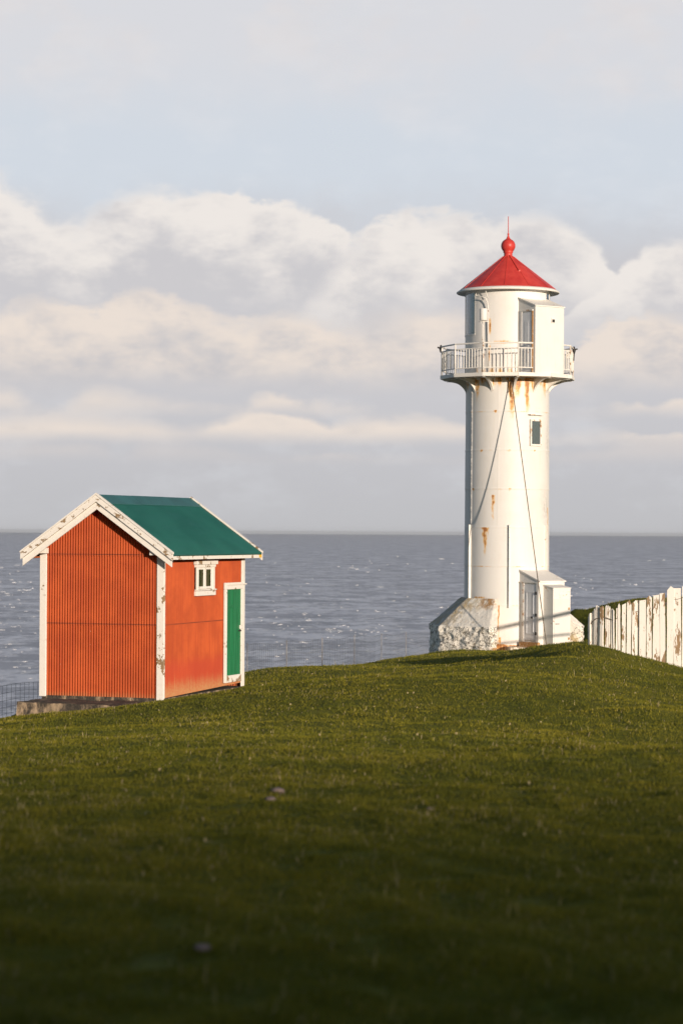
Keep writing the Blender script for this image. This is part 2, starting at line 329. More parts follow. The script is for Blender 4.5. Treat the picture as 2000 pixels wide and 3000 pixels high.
M=dict(tpane=m_glass('stair_window_glass',(.6,.66,.66),.45),white=m_white(),tower=m_tower(),rusty=m_rusty(),rustless=m_rusty('painted_white_steel',.12),heavyrust=m_rusty('heavily_rusted_steel',1.25),
 red=m_redroof(),gable=m_corr('orange_corrugated_paint'),side=m_corr('orange_side_paint',True),teal=m_tealroof(),
 ridge=m_plain('teal_ridge_paint',(.026,.125,.125),.45,.12,4),peel=m_peel(),peelmore=m_peel('badly_peeling_paint',.55,(2.6,2.6,3.6)),
 trim=m_peel('white_trim_paint',.12),plank=m_peel('plank_paint',.54,(2.2,2.2,.55)),door=m_door(),glass=m_glass('lantern_glass'),pane=m_glass('window_glass',(.95,.97,.97),.94),
 dark=m_plain('dark_iron',(.035,.032,.03),.6,.3),rope=m_plain('weathered_cable',(.19,.15,.11),.7,.3,20),curtain=m_plain('curtain_cloth',(.52,.40,.27),.9,.1),
 interior=m_plain('dark_interior',(.05,.05,.05),.9,.1),stone=m_stone(),concrete=m_concrete(),grey=m_plain('grey_enamel',(.70,.72,.75),.5,.05,4),
 wire=m_plain('galvanised_wire',(.22,.23,.25),.5,.2,8,.3),post=m_plain('grey_post_wood',(.24,.24,.25),.85,.3),lens=m_plain('lens_glass',(.45,.60,.62),.15,.1,5,0,.6),
 rock=m_plain('pale_rock',(.24,.18,.16),.9,.25,9),yellow=m_plain('yellow_lichen',(.70,.42,.05),.8,.2),timber=m_plain('grey_timber',(.35,.33,.30),.8,.2))

# ------------------------------------------------------------------ ground, sea, added hill
SHED=Vector((-3.411,46.0,-3.235)); TH=R(19.4)
TWR=Vector((5.667,82.0,-4.0)); S_=82/F
def sh_local(x,y):   # world xy to the shed's own axes
    dx,dy=x-SHED.x,y-SHED.y
    return dx*cos(TH)-dy*sin(TH), dx*sin(TH)+dy*cos(TH)
_rs=np.random.default_rng(3)
_waves=[]
for lam,amp,nn in ((11,.03,6),(5,.018,8),(2.2,.013,12),(1.0,.011,14),(.5,.009,14)):
    for _ in range(nn):
        a=_rs.uniform(0,2*PI); k=2*PI/(lam*_rs.uniform(.75,1.35)); _waves.append((k*cos(a),k*sin(a),_rs.uniform(0,2*PI),amp/math.sqrt(nn)*1.3))
_hum=[(3.9,30,.9,.5,.13),(4.3,26,.7,.35,.10),(3.3,23,.6,.3,.07),(-2.6,21.5,1.6,.22,.05),(-1.6,19.5,1.1,.2,.04),(.9,28,1.3,.3,.05),(-3.6,27,1.2,.3,.05),(1.9,33,1.0,.35,.06),(-.4,24,.9,.25,.04),(4.6,35,.9,.5,.12),(2.6,19,.8,.25,.05),(-.9,34,1.4,.3,.05),(3.0,40,1.2,.5,.07),(-4.2,33,1.,.3,.05)]
def terrain(x,y):
    x=np.asarray(x,float); y=np.asarray(y,float); z=terrain0(np.clip(x,-45,40),np.clip(y,-25,108))
    b=np.zeros_like(z)
    for kx,ky,p,a in _waves: b+=a*np.sin(kx*x+ky*y+p)
    lx,ly=sh_local(x,y); near=np.clip(1-np.maximum(np.maximum(-2.8-lx,lx-.4),np.maximum(-1.5-ly,ly-4.3))/2.0,0,1)
    z=z+b*(1-near*.8)*np.clip(1.25-y/75,.35,1)
    for hx,hy,sx,sy,hh in _hum: z=z+hh*np.exp(-((x-hx)/sx)**2-((y-hy)/sy)**2)
    tw=np.hypot(x-TWR.x,y-TWR.y); z=z-.10*np.clip(1-tw/3.2,0,1)
    # beyond the brow the land breaks off in a cliff
    edge=104+6*np.sin(x*.11)+3*np.sin(x*.37+1); cl=np.clip((y-edge)/18,0,1); z=z-95*cl*cl*(3-2*cl)
    el=np.clip((-24+2*np.sin(y*.15)-x)/16,0,1)*np.clip((y-10)/20,0,1); z=z-95*el*el*(3-2*el)
    return np.maximum(z,-97)
def axis(lo,hi,segs):
    a=[]
    for s0,s1,st in segs: a+=list(np.arange(s0,s1,st))
    return np.array(a+[segs[-1][1]])
gx=axis(0,0,[(-60,-16,1.0),(-16,-9,.4),(-9,13,.2),(13,24,.5),(24,60,1.5)]); gy=axis(0,0,[(-30,4,1.0),(4,70,.2),(70,100,.3),(100,135,.8)])
GX,GY=np.meshgrid(gx,gy); GZ=terrain(GX,GY)
nx,ny=len(gx),len(gy)
idx=np.arange(nx*ny).reshape(ny,nx); q=np.stack([idx[:-1,:-1],idx[:-1,1:],idx[1:,1:],idx[1:,:-1]],-1).reshape(-1,4)
def npmesh(name,verts,faces,mat,smooth=True):
    k=faces.shape[1]; me=bpy.data.meshes.new(name); me.vertices.add(len(verts)); me.vertices.foreach_set('co',np.asarray(verts,np.float32).ravel())
    me.loops.add(faces.size); me.loops.foreach_set('vertex_index',faces.astype(np.int32).ravel())
    me.polygons.add(len(faces)); me.polygons.foreach_set('loop_start',np.arange(0,faces.size,k,dtype=np.int32))
    me.polygons.foreach_set('use_smooth',np.full(len(faces),smooth)); me.update(calc_edges=True); me.validate()
    me.materials.append(mat); o=bpy.data.objects.new(name,me); COL.objects.link(o); return o
def m_ground():
    m,t,o=newmat('turf_soil'); c=t.coord(); n=t.noise(c,.55,4,.6); n2=t.noise(c,5,5,.65); n3=t.noise(t.scale(c,1,1,1),24,3,.6)
    nz=t.sep(t.n.new('ShaderNodeNewGeometry').outputs['Normal'])[2]
    col=t.mix(t.step(n,.35,.65),(.145,.150,.018),(.195,.185,.026)); col=t.mix(t.step(n2,.4,.7,0,.7),col,(.070,.080,.013)); col=t.mix(t.step(n3,.5,.75,0,.6),col,(.13,.125,.035))
    col=t.mix(t.step(nz,.35,.55,1,0),col,t.mix(n2,(.05,.045,.04),(.13,.11,.09)))
    princ(t,o,col,.95,t.bump(t.add(n2,n3),.9,.05),0,.1); return m
ground=tag(npmesh('ground',np.stack([GX,GY,GZ],-1).reshape(-1,3),q,m_ground()),kind='structure')

# unseen hill added behind the photographer, crest shaped to shade the near turf
HD=270.0; hn=Vector((SUN.x,SUN.y,0)).normalized(); ht=Vector((-hn.y,hn.x,0))   # towards the sun, along the ridge
HC=Vector((0,14.8,0))+hn*HD; HTOP=-2.0+HD*math.tan(SUN_EL)
vs=[];nu,nv=160,24
for j in range(nv+1):
    for i in range(nu+1):
        s_=(i/nu-.5)*640; r_=(j/nv-.5)*2
        prof=max(0,1-abs(r_)**1.6)
        h=(HTOP-1.1*math.tanh(s_/9)-.010*s_+.5*sin(s_*.045+.5)+.25*sin(s_*.17))*1.0
        fall=max(0.,1-(abs(s_)/315)**4)
        p=HC+ht*s_+hn*(r_*95); vs.append((p.x,p.y,-4+(h+4)*prof*fall+ (.6*sin(p.x*.13)*sin(p.y*.11))*(1-prof)))
fs=np.array([[j*(nu+1)+i,j*(nu+1)+i+1,(j+1)*(nu+1)+i+1,(j+1)*(nu+1)+i] for j in range(nv) for i in range(nu)])
tag(npmesh('shade_hill',np.array(vs),fs,bpy.data.materials['turf_soil']),kind='structure')

# sea, 92 m below the eye, out to the horizon
def m_sea():
    m,t,o=newmat('sea_water'); c=t.coord(); dist=t.vmath('LENGTH',c); dist=dist.node.outputs['Value']
    c2=t.scale(c,1,.62,1)
    n1=t.noise(c2,.012,5,.62); n2=t.noise(c2,.055,4,.62); n3=t.noise(c2,.0028,4,.6); n4=t.noise(c2,.2,3,.6)
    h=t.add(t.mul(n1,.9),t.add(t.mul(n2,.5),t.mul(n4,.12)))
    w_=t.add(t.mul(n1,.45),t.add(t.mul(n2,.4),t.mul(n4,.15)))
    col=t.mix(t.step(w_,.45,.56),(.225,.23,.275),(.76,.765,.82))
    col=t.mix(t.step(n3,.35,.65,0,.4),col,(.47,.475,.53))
    cap=t.noise(t.scale(c,1,.45,1),.075,4,.6,.4); fld=t.noise(c,.0042,3,.6)
    foam=t.mul(t.step(t.add(cap,t.mul(t.sub(fld,.5),.36)),.60,.645),t.step(n4,.3,.55,.4,1))
    foam=t.mul(foam,t.step(dist,4500,14000,1,.15))
    col=t.mix(foam,col,(.85,.84,.83))
    bp=t.bump(h,.55,6.0)
    princ(t,o,col,t.add(.42,t.mul(foam,.4)),bp,0,.35); return m
sv=[];sf=[]
rad=[0,300,800,1500,3000,6000,12000,25000,50000,110000]
for r_ in rad:
    for k in range(48): sv.append((r_*sin(2*PI*k/48),r_*cos(2*PI*k/48),0))
for i in range(len(rad)-1):
    for k in range(48): sf.append((i*48+k,i*48+(k+1)%48,(i+1)*48+(k+1)%48,(i+1)*48+k))
sea=npmesh('sea',np.array(sv),np.array(sf),m_sea(),False); sea.location=(0,0,-92); tag(sea,kind='structure')

# turf: one sheet of short blades, counted by nobody
def m_grass():
    m,t,o=newmat('grass_blades'); v=t.attr('tint'); hh=t.attr('tip'); c=t.coord(); n=t.noise(c,.5,3,.6); n2=t.noise(c,2.6,3,.6)
    col=t.mix(t.step(v,0,1,0,1,False),(.130,.134,.012),(.345,.290,.034))
    col=t.mix(t.step(t.add(t.mul(n,.6),t.mul(n2,.4)),.40,.62,0,.6),col,(.094,.114,.013))
    col=t.mix(t.step(v,.93,.97),col,(.42,.34,.18))
    b=princ(t,o,col,.6,None,0,.15)
    tr=t.n.new('ShaderNodeBsdfTranslucent'); t.l.new(col,tr.inputs[0])
    ms=t.n.new('ShaderNodeMixShader'); ms.inputs[0].default_value=.25; t.l.new(b.outputs[0],ms.inputs[1]); t.l.new(tr.outputs[0],ms.inputs[2]); t.l.new(ms.outputs[0],o.inputs[0]); return m
def blades(N):
    d0,d1=6.3,100.0; uu=rng.random(N); e=.35
    d=(d0**-e+(d1**-e-d0**-e)*uu)**(-1/e); hw=.155*d+.9; x=np.where(rng.random(N)<.76,rng.uniform(-1,1,N)*hw,rng.choice([-1,1],N)*(hw*.75+np.abs(rng.normal(0,1,N))*(2.2+.10*d))); y=d
    lx,ly=sh_local(x,y); keep=~((lx>-2.65)&(lx<.10)&(ly>-1.28)&(ly<4.2))
    keep&=np.hypot(x-TWR.x,y-TWR.y)>2.72; x,y,d=x[keep],y[keep],d[keep]; n=len(x)
    z=terrain(x,y); keep=z>-12; x,y,z,d=x[keep],y[keep],z[keep],d[keep]; n=len(x)
    cl=np.zeros(n)
    for k in range(10):
        a=_rs.uniform(0,2*PI); f=2*PI/_rs.uniform(.25,1.6); cl+=np.sin(f*(x*cos(a)+y*sin(a))+_rs.uniform(0,6))
    cl=cl/3.2
    h=np.clip((.018+.00021*d)*(1+.25*cl)*rng.uniform(.55,1.35,n),.012,.2)
    wd=(.0024+.00014*d)*rng.uniform(.7,1.3,n)
    pat=np.sin(x*1.7+1.3*np.sin(y*.6))*np.sin(y*.9+x*.35)+.6*np.sin(x*3.9+y*2.3); tall=rng.random(n)<.004+.012*np.clip(pat,0,1); h=np.where(tall,h*rng.uniform(1.6,3.2,n),h*(1+.15*pat))
    fleck=(rng.random(n)<.00045)&(d>11); wd=np.where(fleck,np.minimum(wd*4.5,.05),wd); h=np.where(fleck,np.maximum(h,.03),h)
    a=rng.uniform(0,2*PI,n); ca,sa=np.cos(a),np.sin(a); lean=rng.uniform(.25,1.1,n); b=a+rng.normal(0,.5,n)+PI/2
    lxn,lyn=np.cos(b)*lean*h+.12*h,np.sin(b)*lean*h
    zz=z-.012
    v0=np.stack([x-ca*wd/2,y-sa*wd/2,zz],1); v1=np.stack([x+ca*wd/2,y+sa*wd/2,zz],1)
    mx_,my_=x+lxn*.35,y+lyn*.35
    v2=np.stack([mx_+ca*wd*.4,my_+sa*wd*.4,z+h*.6],1); v3=np.stack([mx_-ca*wd*.4,my_-sa*wd*.4,z+h*.6],1)
    v4=np.stack([x+lxn,y+lyn,z+h],1)
    V=np.stack([v0,v1,v2,v3,v4],1).reshape(-1,3)
    i=np.arange(n)*5; T=np.stack([np.stack([i,i+1,i+2],1),np.stack([i,i+2,i+3],1),np.stack([i+3,i+2,i+4],1)],1).reshape(-1,3)
    o=npmesh('grass',V,T,m_grass(),False)
    tint=np.clip(rng.normal(.40,.24,n)+.12*cl,0,.92); tint=np.clip(tint+.10*pat,0,.92); tint=np.where((rng.random(n)<.010+(.03+.05*np.clip(.5-x/3,0,1))*np.clip(pat-.15,0,1))|(tall&(rng.random(n)<.5))|fleck,.99,tint)
    fattr(o,'tint',np.repeat(tint,5)); return tag(o,kind='stuff')
blades(1550000)

# ------------------------------------------------------------------ corrugated shed
Wd,Ln,ZR,KS=2.594,4.1,3.921,.70
shed=tag(empty('storage_shed',SHED,-TH),'orange corrugated shed with green roof and peeling white trim on the grassy clifftop','shed')
rz_=lambda x: ZR-KS*abs(x+Wd/2)
def corr_wall(name,length,place,top,mat,tiers,bottom=lambda u:0.,pitch=.0563,amp=.0125,per=8):
    n=int(round(length/pitch*per)); b=MB(); hs=[]
    for k,(z0,z1) in enumerate(tiers):
        vs=[]; o=len(b.v)
        for i in range(n+1):
            u=i/n*length; off=amp*sin(2*PI*u/pitch)+.004*k
            lo=max(z0-(.03 if k else 0),bottom(u)); hi=min(z1,top(u))
            hi=max(hi,lo)
            for zz,dx in ((lo,.0012),(lo+(hi-lo)*.5,0),(hi,0)): vs.append((*place(u,off+dx*k*2),zz)); hs.append(zz)
        b.add(vs,[(3*i+j,3*(i+1)+j,3*(i+1)+j+1,3*i+j+1) for i in range(n) for j in (0,1)])
    o=b.build(name,mat,shed,True); fattr(o,'h',hs); return o
T3=[(0,1.43),(1.43,2.78),(2.78,4)]
corr_wall('gable_wall',Wd,lambda u,o:(-Wd+u,-o),lambda u:rz_(-Wd+u)-.05,M['gable'],T3)
corr_wall('gable_wall',Wd,lambda u,o:(-Wd+u,Ln+o),lambda u:rz_(-Wd+u)-.05,M['gable'],T3)
corr_wall('side_wall',Ln,lambda u,o:(o,u),lambda u:rz_(0)-.05,M['side'],[(0,1.43),(1.43,4)],lambda u:.02+.02*u)
corr_wall('side_wall',Ln,lambda u,o:(-Wd-o,u),lambda u:rz_(0)-.05,M['side'],[(0,1.43),(1.43,4)])
MB().box(-Wd+.02,.035,-.02,Ln+.03,-.55,.018).build('foundation',M['concrete'],shed)
# roof: two ribbed slopes with a flat ridge capping
def slope(sgn):
    b=MB(); y0,y1=-.262,Ln+.272; n=int((y1-y0)/.0095); vs=[]
    for i in range(n+1):
        y=y0+(y1-y0)*i/n; o=.007*sin(2*PI*y/.076)
        for f in (0,.5,1):
            dx=f*(Wd/2+.318); x=-Wd/2+sgn*dx; vs+= [(x,y,ZR-KS*dx+o),(x,y,ZR-KS*dx-.03)]
    fs=[]
    for i in range(n):
        a,c=6*i,6*i+6
        for j in (0,2): fs+=[(a+j,c+j,c+j+2,a+j+2),(a+j+1,a+j+3,c+j+3,c+j+1)]
        fs+=[(a+4,c+4,c+5,a+5)]
    fs+=[(0,2,3,1),(2,4,5,3)]; e=6*n; fs+=[(e,e+1,e+3,e+2),(e+2,e+3,e+5,e+4)]
    return b.add(vs,fs).build('roof',M['teal'],shed,True)
rf=slope(1); slope(-1)
b=MB()
for s in (1,-1):
    x0,x1=-Wd/2,-Wd/2+s*.25; za,zb=ZR+.022,ZR+.022-KS*.25
    for y0,y1 in ((-.262,1.35),(1.352,2.95),(2.952,Ln+.272)):
        e=.002 if y0>1 and y0<2 else 0
        b.hexa([(x0,y0,za-.012+e),(x1,y0,zb-.012+e),(x1,y1,zb-.012+e),(x0,y1,za-.012+e),(x0,y0,za+e),(x1,y0,zb+e),(x1,y1,zb+e),(x0,y1,za+e)])
b.build('ridge_cap',M['ridge'],rf)
def rake(name,y0,y1,up,dn,mat,over=.303,jag=0):
    for s in (1,-1):
        n=24; top=[];bot=[]
        for i in range(n+1):
            dx=(Wd/2+over)*i/n; x=-Wd/2+s*dx; z=ZR-KS*dx; jj=jag*(random.random()-.5)
            top.append((x,y0,z+up)); bot.append((x,y0,z-dn+jj))
        MB().extrude(top+bot[::-1],(0,y1-y0,0)).build(name,mat,shed)
rake('bargeboard',-.312,-.275,.012,.115,M['peelmore'],.318,.004)
rake('rake_moulding',-.272,-.240,-.120,.262,M['trim'],.285,.003)
rake('cover_strip',-.325,-.255,.050,-.016,M['trim'],.325)
rake('bargeboard',Ln+.283,Ln+.318,.012,.15,M['peelmore'],.318)
rake('cover_strip',Ln+.262,Ln+.330,.050,-.016,M['peel'],.325)
# boarded soffits under the gable overhangs
for y0,y1 in ((-.238,-.012),(Ln+.012,Ln+.28)):
    for s in (1,-1):
        pts=[(-Wd/2,y0,ZR-.035),(-Wd/2+s*(Wd/2+.28),y0,ZR-.035-KS*(Wd/2+.28)),(-Wd/2+s*(Wd/2+.28),y0,ZR-.058-KS*(Wd/2+.28)),(-Wd/2,y0,ZR-.058)]
        MB().extrude(pts,(0,y1-y0,0)).build('soffit',M['trim'],shed)
ze=ZR-KS*(Wd/2+.318)
for s in (1,-1):
    x0=-Wd/2+s*(Wd/2+.283); x1=-Wd/2+s*(Wd/2+.312)
    fa=MB().box(min(x0,x1),max(x0,x1),-.270,Ln+.28,ze-.098,ze-.012).build('fascia',M['peel'],shed)
    if s==1: MB().box(x1,x1+.004,Ln+.13,Ln+.275,ze-.09,ze-.016).build('lichen_patch',M['yellow'],fa)
    xs0,xs1=sorted((-Wd/2+s*(Wd/2+.02),x0)); MB().box(xs0,xs1,-.23,Ln+.23,ze-.085,ze-.06).build('soffit',M['gable'],shed)
# corner boards and the plate-end blocks under the verge
def board(name,x0,x1,y0,y1,z0,z1,mat=M['trim'],parent=shed): return bevel(MB().box(x0,x1,y0,y1,z0,z1).build(name,mat,parent),.006,1)
board('corner_board',-Wd-.03,-Wd+.115,-.040,.03,-.005,2.79)
board('corner_board',-.125,.030,-.040,.025,-.02,2.80,M['peel'])
board('corner_board',.012,.042,3.965,4.125,.02,2.76)
board('corner_board',-Wd-.042,-Wd-.012,3.965,4.125,0,2.76)
board('plate_block',-Wd-.045,-Wd+.165,-.20,-.042,2.792,2.90); board('plate_block',-.215,-.055,-.20,-.012,2.775,2.885)
# casement window
win=board('window',.012,.046,1.50,2.42,2.02,2.60,M['interior'])
for y0,y1,z0,z1,d in ((1.50,1.565,2.055,2.52,.070),(2.30,2.42,2.055,2.52,.070),(1.47,2.45,2.521,2.575,.078),(1.44,2.52,2.577,2.655,.098),(1.47,2.45,1.955,2.052,.078),(1.49,2.50,2.058,2.085,.092)):
    board('window_frame',.013,d,y0,y1,z0,z1,M['peel'],win)
for y0,y1,z0,z1 in ((1.566,1.60,2.09,2.52),(1.845,1.975,2.09,2.52),(2.232,2.299,2.09,2.52),(1.601,1.844,2.477,2.52),(1.976,2.231,2.477,2.52),(1.601,1.844,2.09,2.14),(1.976,2.231,2.09,2.14)):
    board('casement',.0135,.064,y0,y1,z0,z1,M['trim'],win)
for y0,y1 in ((1.601,1.844),(1.976,2.231)): MB().add([(.058,y0,2.141),(.058,y1,2.141),(.058,y1,2.476),(.058,y0,2.476)],[(0,1,2,3)]).build('pane',M['pane'],win)
for y0,y1,m in ((1.72,1.84,'curtain'),(1.98,2.16,'curtain')):
    bb=MB(); n=16; vs=[]
    for i in range(n+1):
        y=y0+(y1-y0)*i/n; xx=.0505+.003*sin(i*2.1); vs+=[(xx,y,2.142),(xx,y,2.475)]
    bb.add(vs,[(2*i,2*i+2,2*i+3,2*i+1) for i in range(n)]).build('curtain',M[m],win)
# plank door in the far end of the side wall
bb=MB(); n=7
for i in range(n):
    y0=3.112+i*.112; bb.box(.012,.042+.004*(i%2)-.003*(i%3),y0,y0+.099,.288,2.045)
bb.box(.010,.030,3.11,3.90,.288,2.045)
door=bb.build('door',M['door'],shed)
for z in (.62,1.68): board('hinge',.0405,.050,3.115,3.52,z,z+.05,M['door'],door)
board('latch',.043,.085,3.80,3.87,1.22,1.30,M['rustless'],door); board('latch_plate',.043,.060,3.76,3.90,1.17,1.20,M['dark'],door)
board('door_frame',.012,.062,3.02,3.108,.14,2.05); board('door_frame',.012,.060,3.905,3.963,.14,2.05)
board('door_frame',.012,.066,3.02,3.963,2.051,2.19,M['peel']); board('door_frame',.012,.058,3.109,3.904,.14,.285,M['peel'])
board('drip_board',.0665,.082,3.10,4.14,2.135,2.165)

# concrete terrace in front of the gable
def rough_block(name,x0,x1,y0,y1,z0,z1,mat,step=.09,amp=.03,seed=0,parent=None):
    b=MB(); nx_,ny_,nz_=[max(1,int((p-q)/step)) for p,q in ((x1,x0),(y1,y0),(z1,z0))]; m={}
    def vid(i,j,k):
        if (i,j,k) not in m:
            p=Vector((x0+(x1-x0)*i/nx_,y0+(y1-y0)*j/ny_,z0+(z1-z0)*k/nz_))
            d=noise.noise_vector(p*2.3+Vector((seed,0,0)))*amp+noise.noise_vector(p*9+Vector((seed,5,0)))*amp*.5
            m[i,j,k]=len(b.v); b.v.append(tuple(p+d))
        return m[i,j,k]
    for i in range(nx_):
        for j in range(ny_):
            for k in (0,nz_): b.f.append(tuple(vid(i+a,j+c,k) for a,c in ((0,0),(1,0),(1,1),(0,1))))
    for i in range(nx_):
        for k in range(nz_):
            for j in (0,ny_): b.f.append(tuple(vid(i+a,j,k+c) for a,c in ((0,0),(1,0),(1,1),(0,1))))
    for j in range(ny_):
        for k in range(nz_):
            for i in (0,nx_): b.f.append(tuple(vid(i,j+a,k+c) for a,c in ((0,0),(1,0),(1,1),(0,1))))
    o=b.build(name,mat,parent); sharp(o,35); return o
slab=rough_block('concrete_slab',-2.50,.02,-1.20,-.055,-.62,-.045,M['concrete'],.07,.035,4)
slab.location=SHED; slab.rotation_euler=(0,0,-TH); tag(slab,'low stained concrete slab jutting out below the gable of the orange shed','slab')

# ------------------------------------------------------------------ lighthouse
LH=tag(empty('lighthouse',TWR,-R(3.95)),'white iron lighthouse with red conical roof, railed gallery and rust stains','lighthouse')
def pol(a,r,z=0): a=R(a); return (r*sin(a),-r*cos(a),z)
def sn(a,f,p): return np.sin(a*f+p)
# shaft: riveted courses
na,nz_=360,330; Zt=9.275
zz=np.linspace(-.25,Zt,nz_); seams=[1.58,2.89,4.205,5.505,6.815,8.127]
aa=np.linspace(-180,180,na,endpoint=False)
A,Zg=np.meshgrid(aa,zz); rr=1.462-(.035)*(Zg/Zt)
for k,s in enumerate(seams):
    rr=rr+.010*np.exp(-((Zg-s)/.018)**2)
course=np.searchsorted(seams,zz); rr=rr-(course%2)[:,None]*.004
seam=np.exp(-((A+57)/1.0)**2)*(Zg>4.25); jag=.5+.5*np.sin(Zg*23)*np.sin(Zg*7.3+1)+.4*np.sin(Zg*61)
rr=rr+seam*(.022+.016*jag)
for a0 in (-12,33,78,123,168,-147,-102): rr=rr+.004*np.exp(-((A-a0)/.8)**2)*(Zg>4.25)
rust=np.zeros_like(A); gri_shade=np.zeros_like(A)
def stain(a0,z0,w,ln,st=1.,taper=.5):
    global rust
    wob=a0+ .6*np.sin(Zg*9+a0)+.4*np.sin(Zg*23+a0*2)
    t=np.clip((z0-Zg)/ln,0,1); on=(Zg<z0)&(Zg>z0-ln)
    ww=np.degrees(w/1.45)*(1-taper*t)
    rust=np.maximum(rust,on*st*(1-t)**.8*np.exp(-((A-wob)/ww)**2))
stain(-19.6,5.29,.06,1.0,1.1,.3); stain(-31,4.19,.13,.10,1.3,0); stain(-30.5,4.19,.10,1.05,1.1); stain(-26,4.17,.03,.35,.8)
stain(6,9.2,.10,1.5,1.2,.2); stain(14,9.2,.16,.7,1.0); stain(28,9.2,.10,1.25,1.1,.1); stain(37,9.2,.08,.5,.8); stain(-46,9.2,.12,.8,.9); stain(-22,9.2,.2,.35,.8); stain(62,9.2,.14,.7,.8); stain(-70,9.2,.2,.5,.6)
for k in range(22): stain(-88+k*8+3*sin(k*2.3),9.25,.10,.22+.16*abs(sin(k*1.7)),.75)
for a0,z0,w,ln,st in ((-16,8.15,.05,.10,1.2),(-37,6.835,.06,.11,1.2),(2,6.835,.08,.10,.8),(40,6.83,.04,.08,.9),(-53,5.52,.05,.11,1.2),(3,5.52,.05,.14,.6),(-37,2.905,.14,.05,1.2),(-50,2.905,.03,.1,.8),(74,4.9,.05,1.7,.8),(70,3.2,.03,1.2,.6),(-10.5,1.55,.02,1.6,1.2),(-9,.5,.03,.5,1.2),(-8,.25,.2,.28,1.0),(10,.22,.6,.4,1.2),(-40,1.85,.25,.12,.9)): stain(a0,z0,w,ln,st,.2)
for s in seams: rust=np.maximum(rust,.5*np.exp(-((Zg-s+.012)/.014)**2)*(.5+.5*np.sin(A*.21+s*7)*np.sin(A*.093+s)))
gri_shade=np.maximum(gri_shade,.9*np.exp(-((A-66)/9)**2)*np.exp(-((Zg-4.9)/.45)**2)); gri_shade=np.maximum(gri_shade,.7*np.exp(-((A-72)/7)**2)*np.exp(-((Zg-7)/.9)**2)); gri_shade=np.maximum(gri_shade,.8*np.exp(-((A+58)/2.2)**2)*(Zg>4.2))  # grime patches on the right; seam flange shading put into the colour
gri_shade=np.maximum(gri_shade,.5*np.clip((.9-Zg)/.9,0,1))
V=np.stack([rr*np.sin(np.radians(A)),-rr*np.cos(np.radians(A)),Zg],-1).reshape(-1,3)
ii=np.arange(na*nz_).reshape(nz_,na); jj=np.roll(ii,-1,1); Q=np.stack([ii[:-1],jj[:-1],jj[1:],ii[1:]],-1).reshape(-1,4)
tw=npmesh('tower',V,Q,M['tower'],True); tw.parent=LH; fattr(tw,'rust',rust.ravel()); fattr(tw,'grime_shade',gri_shade.ravel())
# fins on the lowest courses
for a in (-57,3,63,123,183,243):
    p=[Vector(pol(a,r)) for r in (1.43,1.54)]; s=Vector(pol(a+90,.010)); z0,z1=(1.49 if a==3 else 1.6),4.285
    MB().hexa([tuple(q+Vector((0,0,z))) for z in (z0,z1) for q in (p[0]-s,p[1]-s,p[1]+s,p[0]+s)]).build('fin',M['rustless'],LH)
# stone skirt, open at the doorway
def octv(a,R_=2.706): return Vector(pol(a,R_)).xy
V33,V12,V78=octv(33),octv(-12),octv(78)
xs=-.32; tt=(xs-V12.x)/(V33.x-V12.x); P0=V12+(V33-V12)*tt
outl=[P0,V12,octv(-57),octv(-102),octv(-147),octv(168),octv(123),V78,V78+(V33-V78)*.22]
inn=[Vector((xs,-1.50))]+[Vector(pol(a,1.60)).xy for a in (-14,-57,-102,-147,168,123,78)]; inn.append(Vector(pol(66,1.55)).xy)
cols=[]
for i in range(len(outl)-1):
    n=max(2,int((outl[i+1]-outl[i]).length/.055))
    for k in range(n): cols.append((outl[i].lerp(outl[i+1],k/n),inn[i].lerp(inn[i+1],k/n)))
cols.append((outl[-1],inn[-1]))
rows=[(0,z) for z in np.linspace(-.45,.86,25)]+[(f,.86+.93*f) for f in np.linspace(.03,1,30)]
b=MB(); low=[];rs_=[];gr=[]
for (o_,i_) in cols:
    a=math.degrees(math.atan2(o_.x,-o_.y))
    for f,z in rows:
        p=o_.lerp(i_,f); n=Vector((p.x,p.y,0)).normalized(); q=Vector((p.x*2.2,p.y*2.2,z*2.6))
        wl=1 if f==0 else .35
        d=wl*(.055*noise.noise(q*1.6)+.05*noise.noise(q*3.7)+.02*noise.noise(q*8))
        b.v.append(tuple(Vector((p.x,p.y,z))+n*d+Vector((0,0,.015*noise.noise(q*2+Vector((7,0,0)))*wl))))
        low.append(1.1 if f==0 else (-.35 if a>-57 or a<-110 else .2)); rs_.append(max(0,1-abs(a+18)/22)*max(0,(f-.45)/.55)*1.2 if f>0 else (.8*max(0,1-abs(a+8)/12) if z<.2 else .25*max(0,1-abs(a+25)/20)))
        gr.append(1 if f>0 and a<-50 else 0)
nr=len(rows); b.f+=[(c*nr+k,(c+1)*nr+k,(c+1)*nr+k+1,c*nr+k+1) for c in range(len(cols)-1) for k in range(nr-1)]
# closing face beside the doorway and the top lip
o0=len(b.v); face=[c for c in range(nr)]
b.v+=[(xs,-1.38,-.45),(xs,-1.38,1.80)]; low+=[0,0]; rs_+=[.6,.6]; gr+=[0,0]; b.f.append(tuple(list(range(nr))+[o0+1,o0]))
e=(len(cols)-1)*nr; o1=len(b.v); b.v+=[pol(62,1.40,-.45),pol(62,1.40,1.80)]; low+=[0,0]; rs_+=[0,0]; gr+=[0,0]; b.f.append(tuple(list(range(e,e+nr))+[o1+1,o1]))
pl=b.build('stone_skirt',M['stone'],LH,True); fattr(pl,'low',low); fattr(pl,'rust',rs_); fattr(pl,'gray',gr); sharp(pl,50)
stp=rough_block('footing',-.30,1.12,-2.42,-1.35,-.5,.20,M['stone'],.06,.03,9,LH); stp.rotation_euler=(0,0,R(10))
fattr(stp,'low',[.9]*len(stp.data.vertices)); fattr(stp,'rust',[.45]*len(stp.data.vertices))
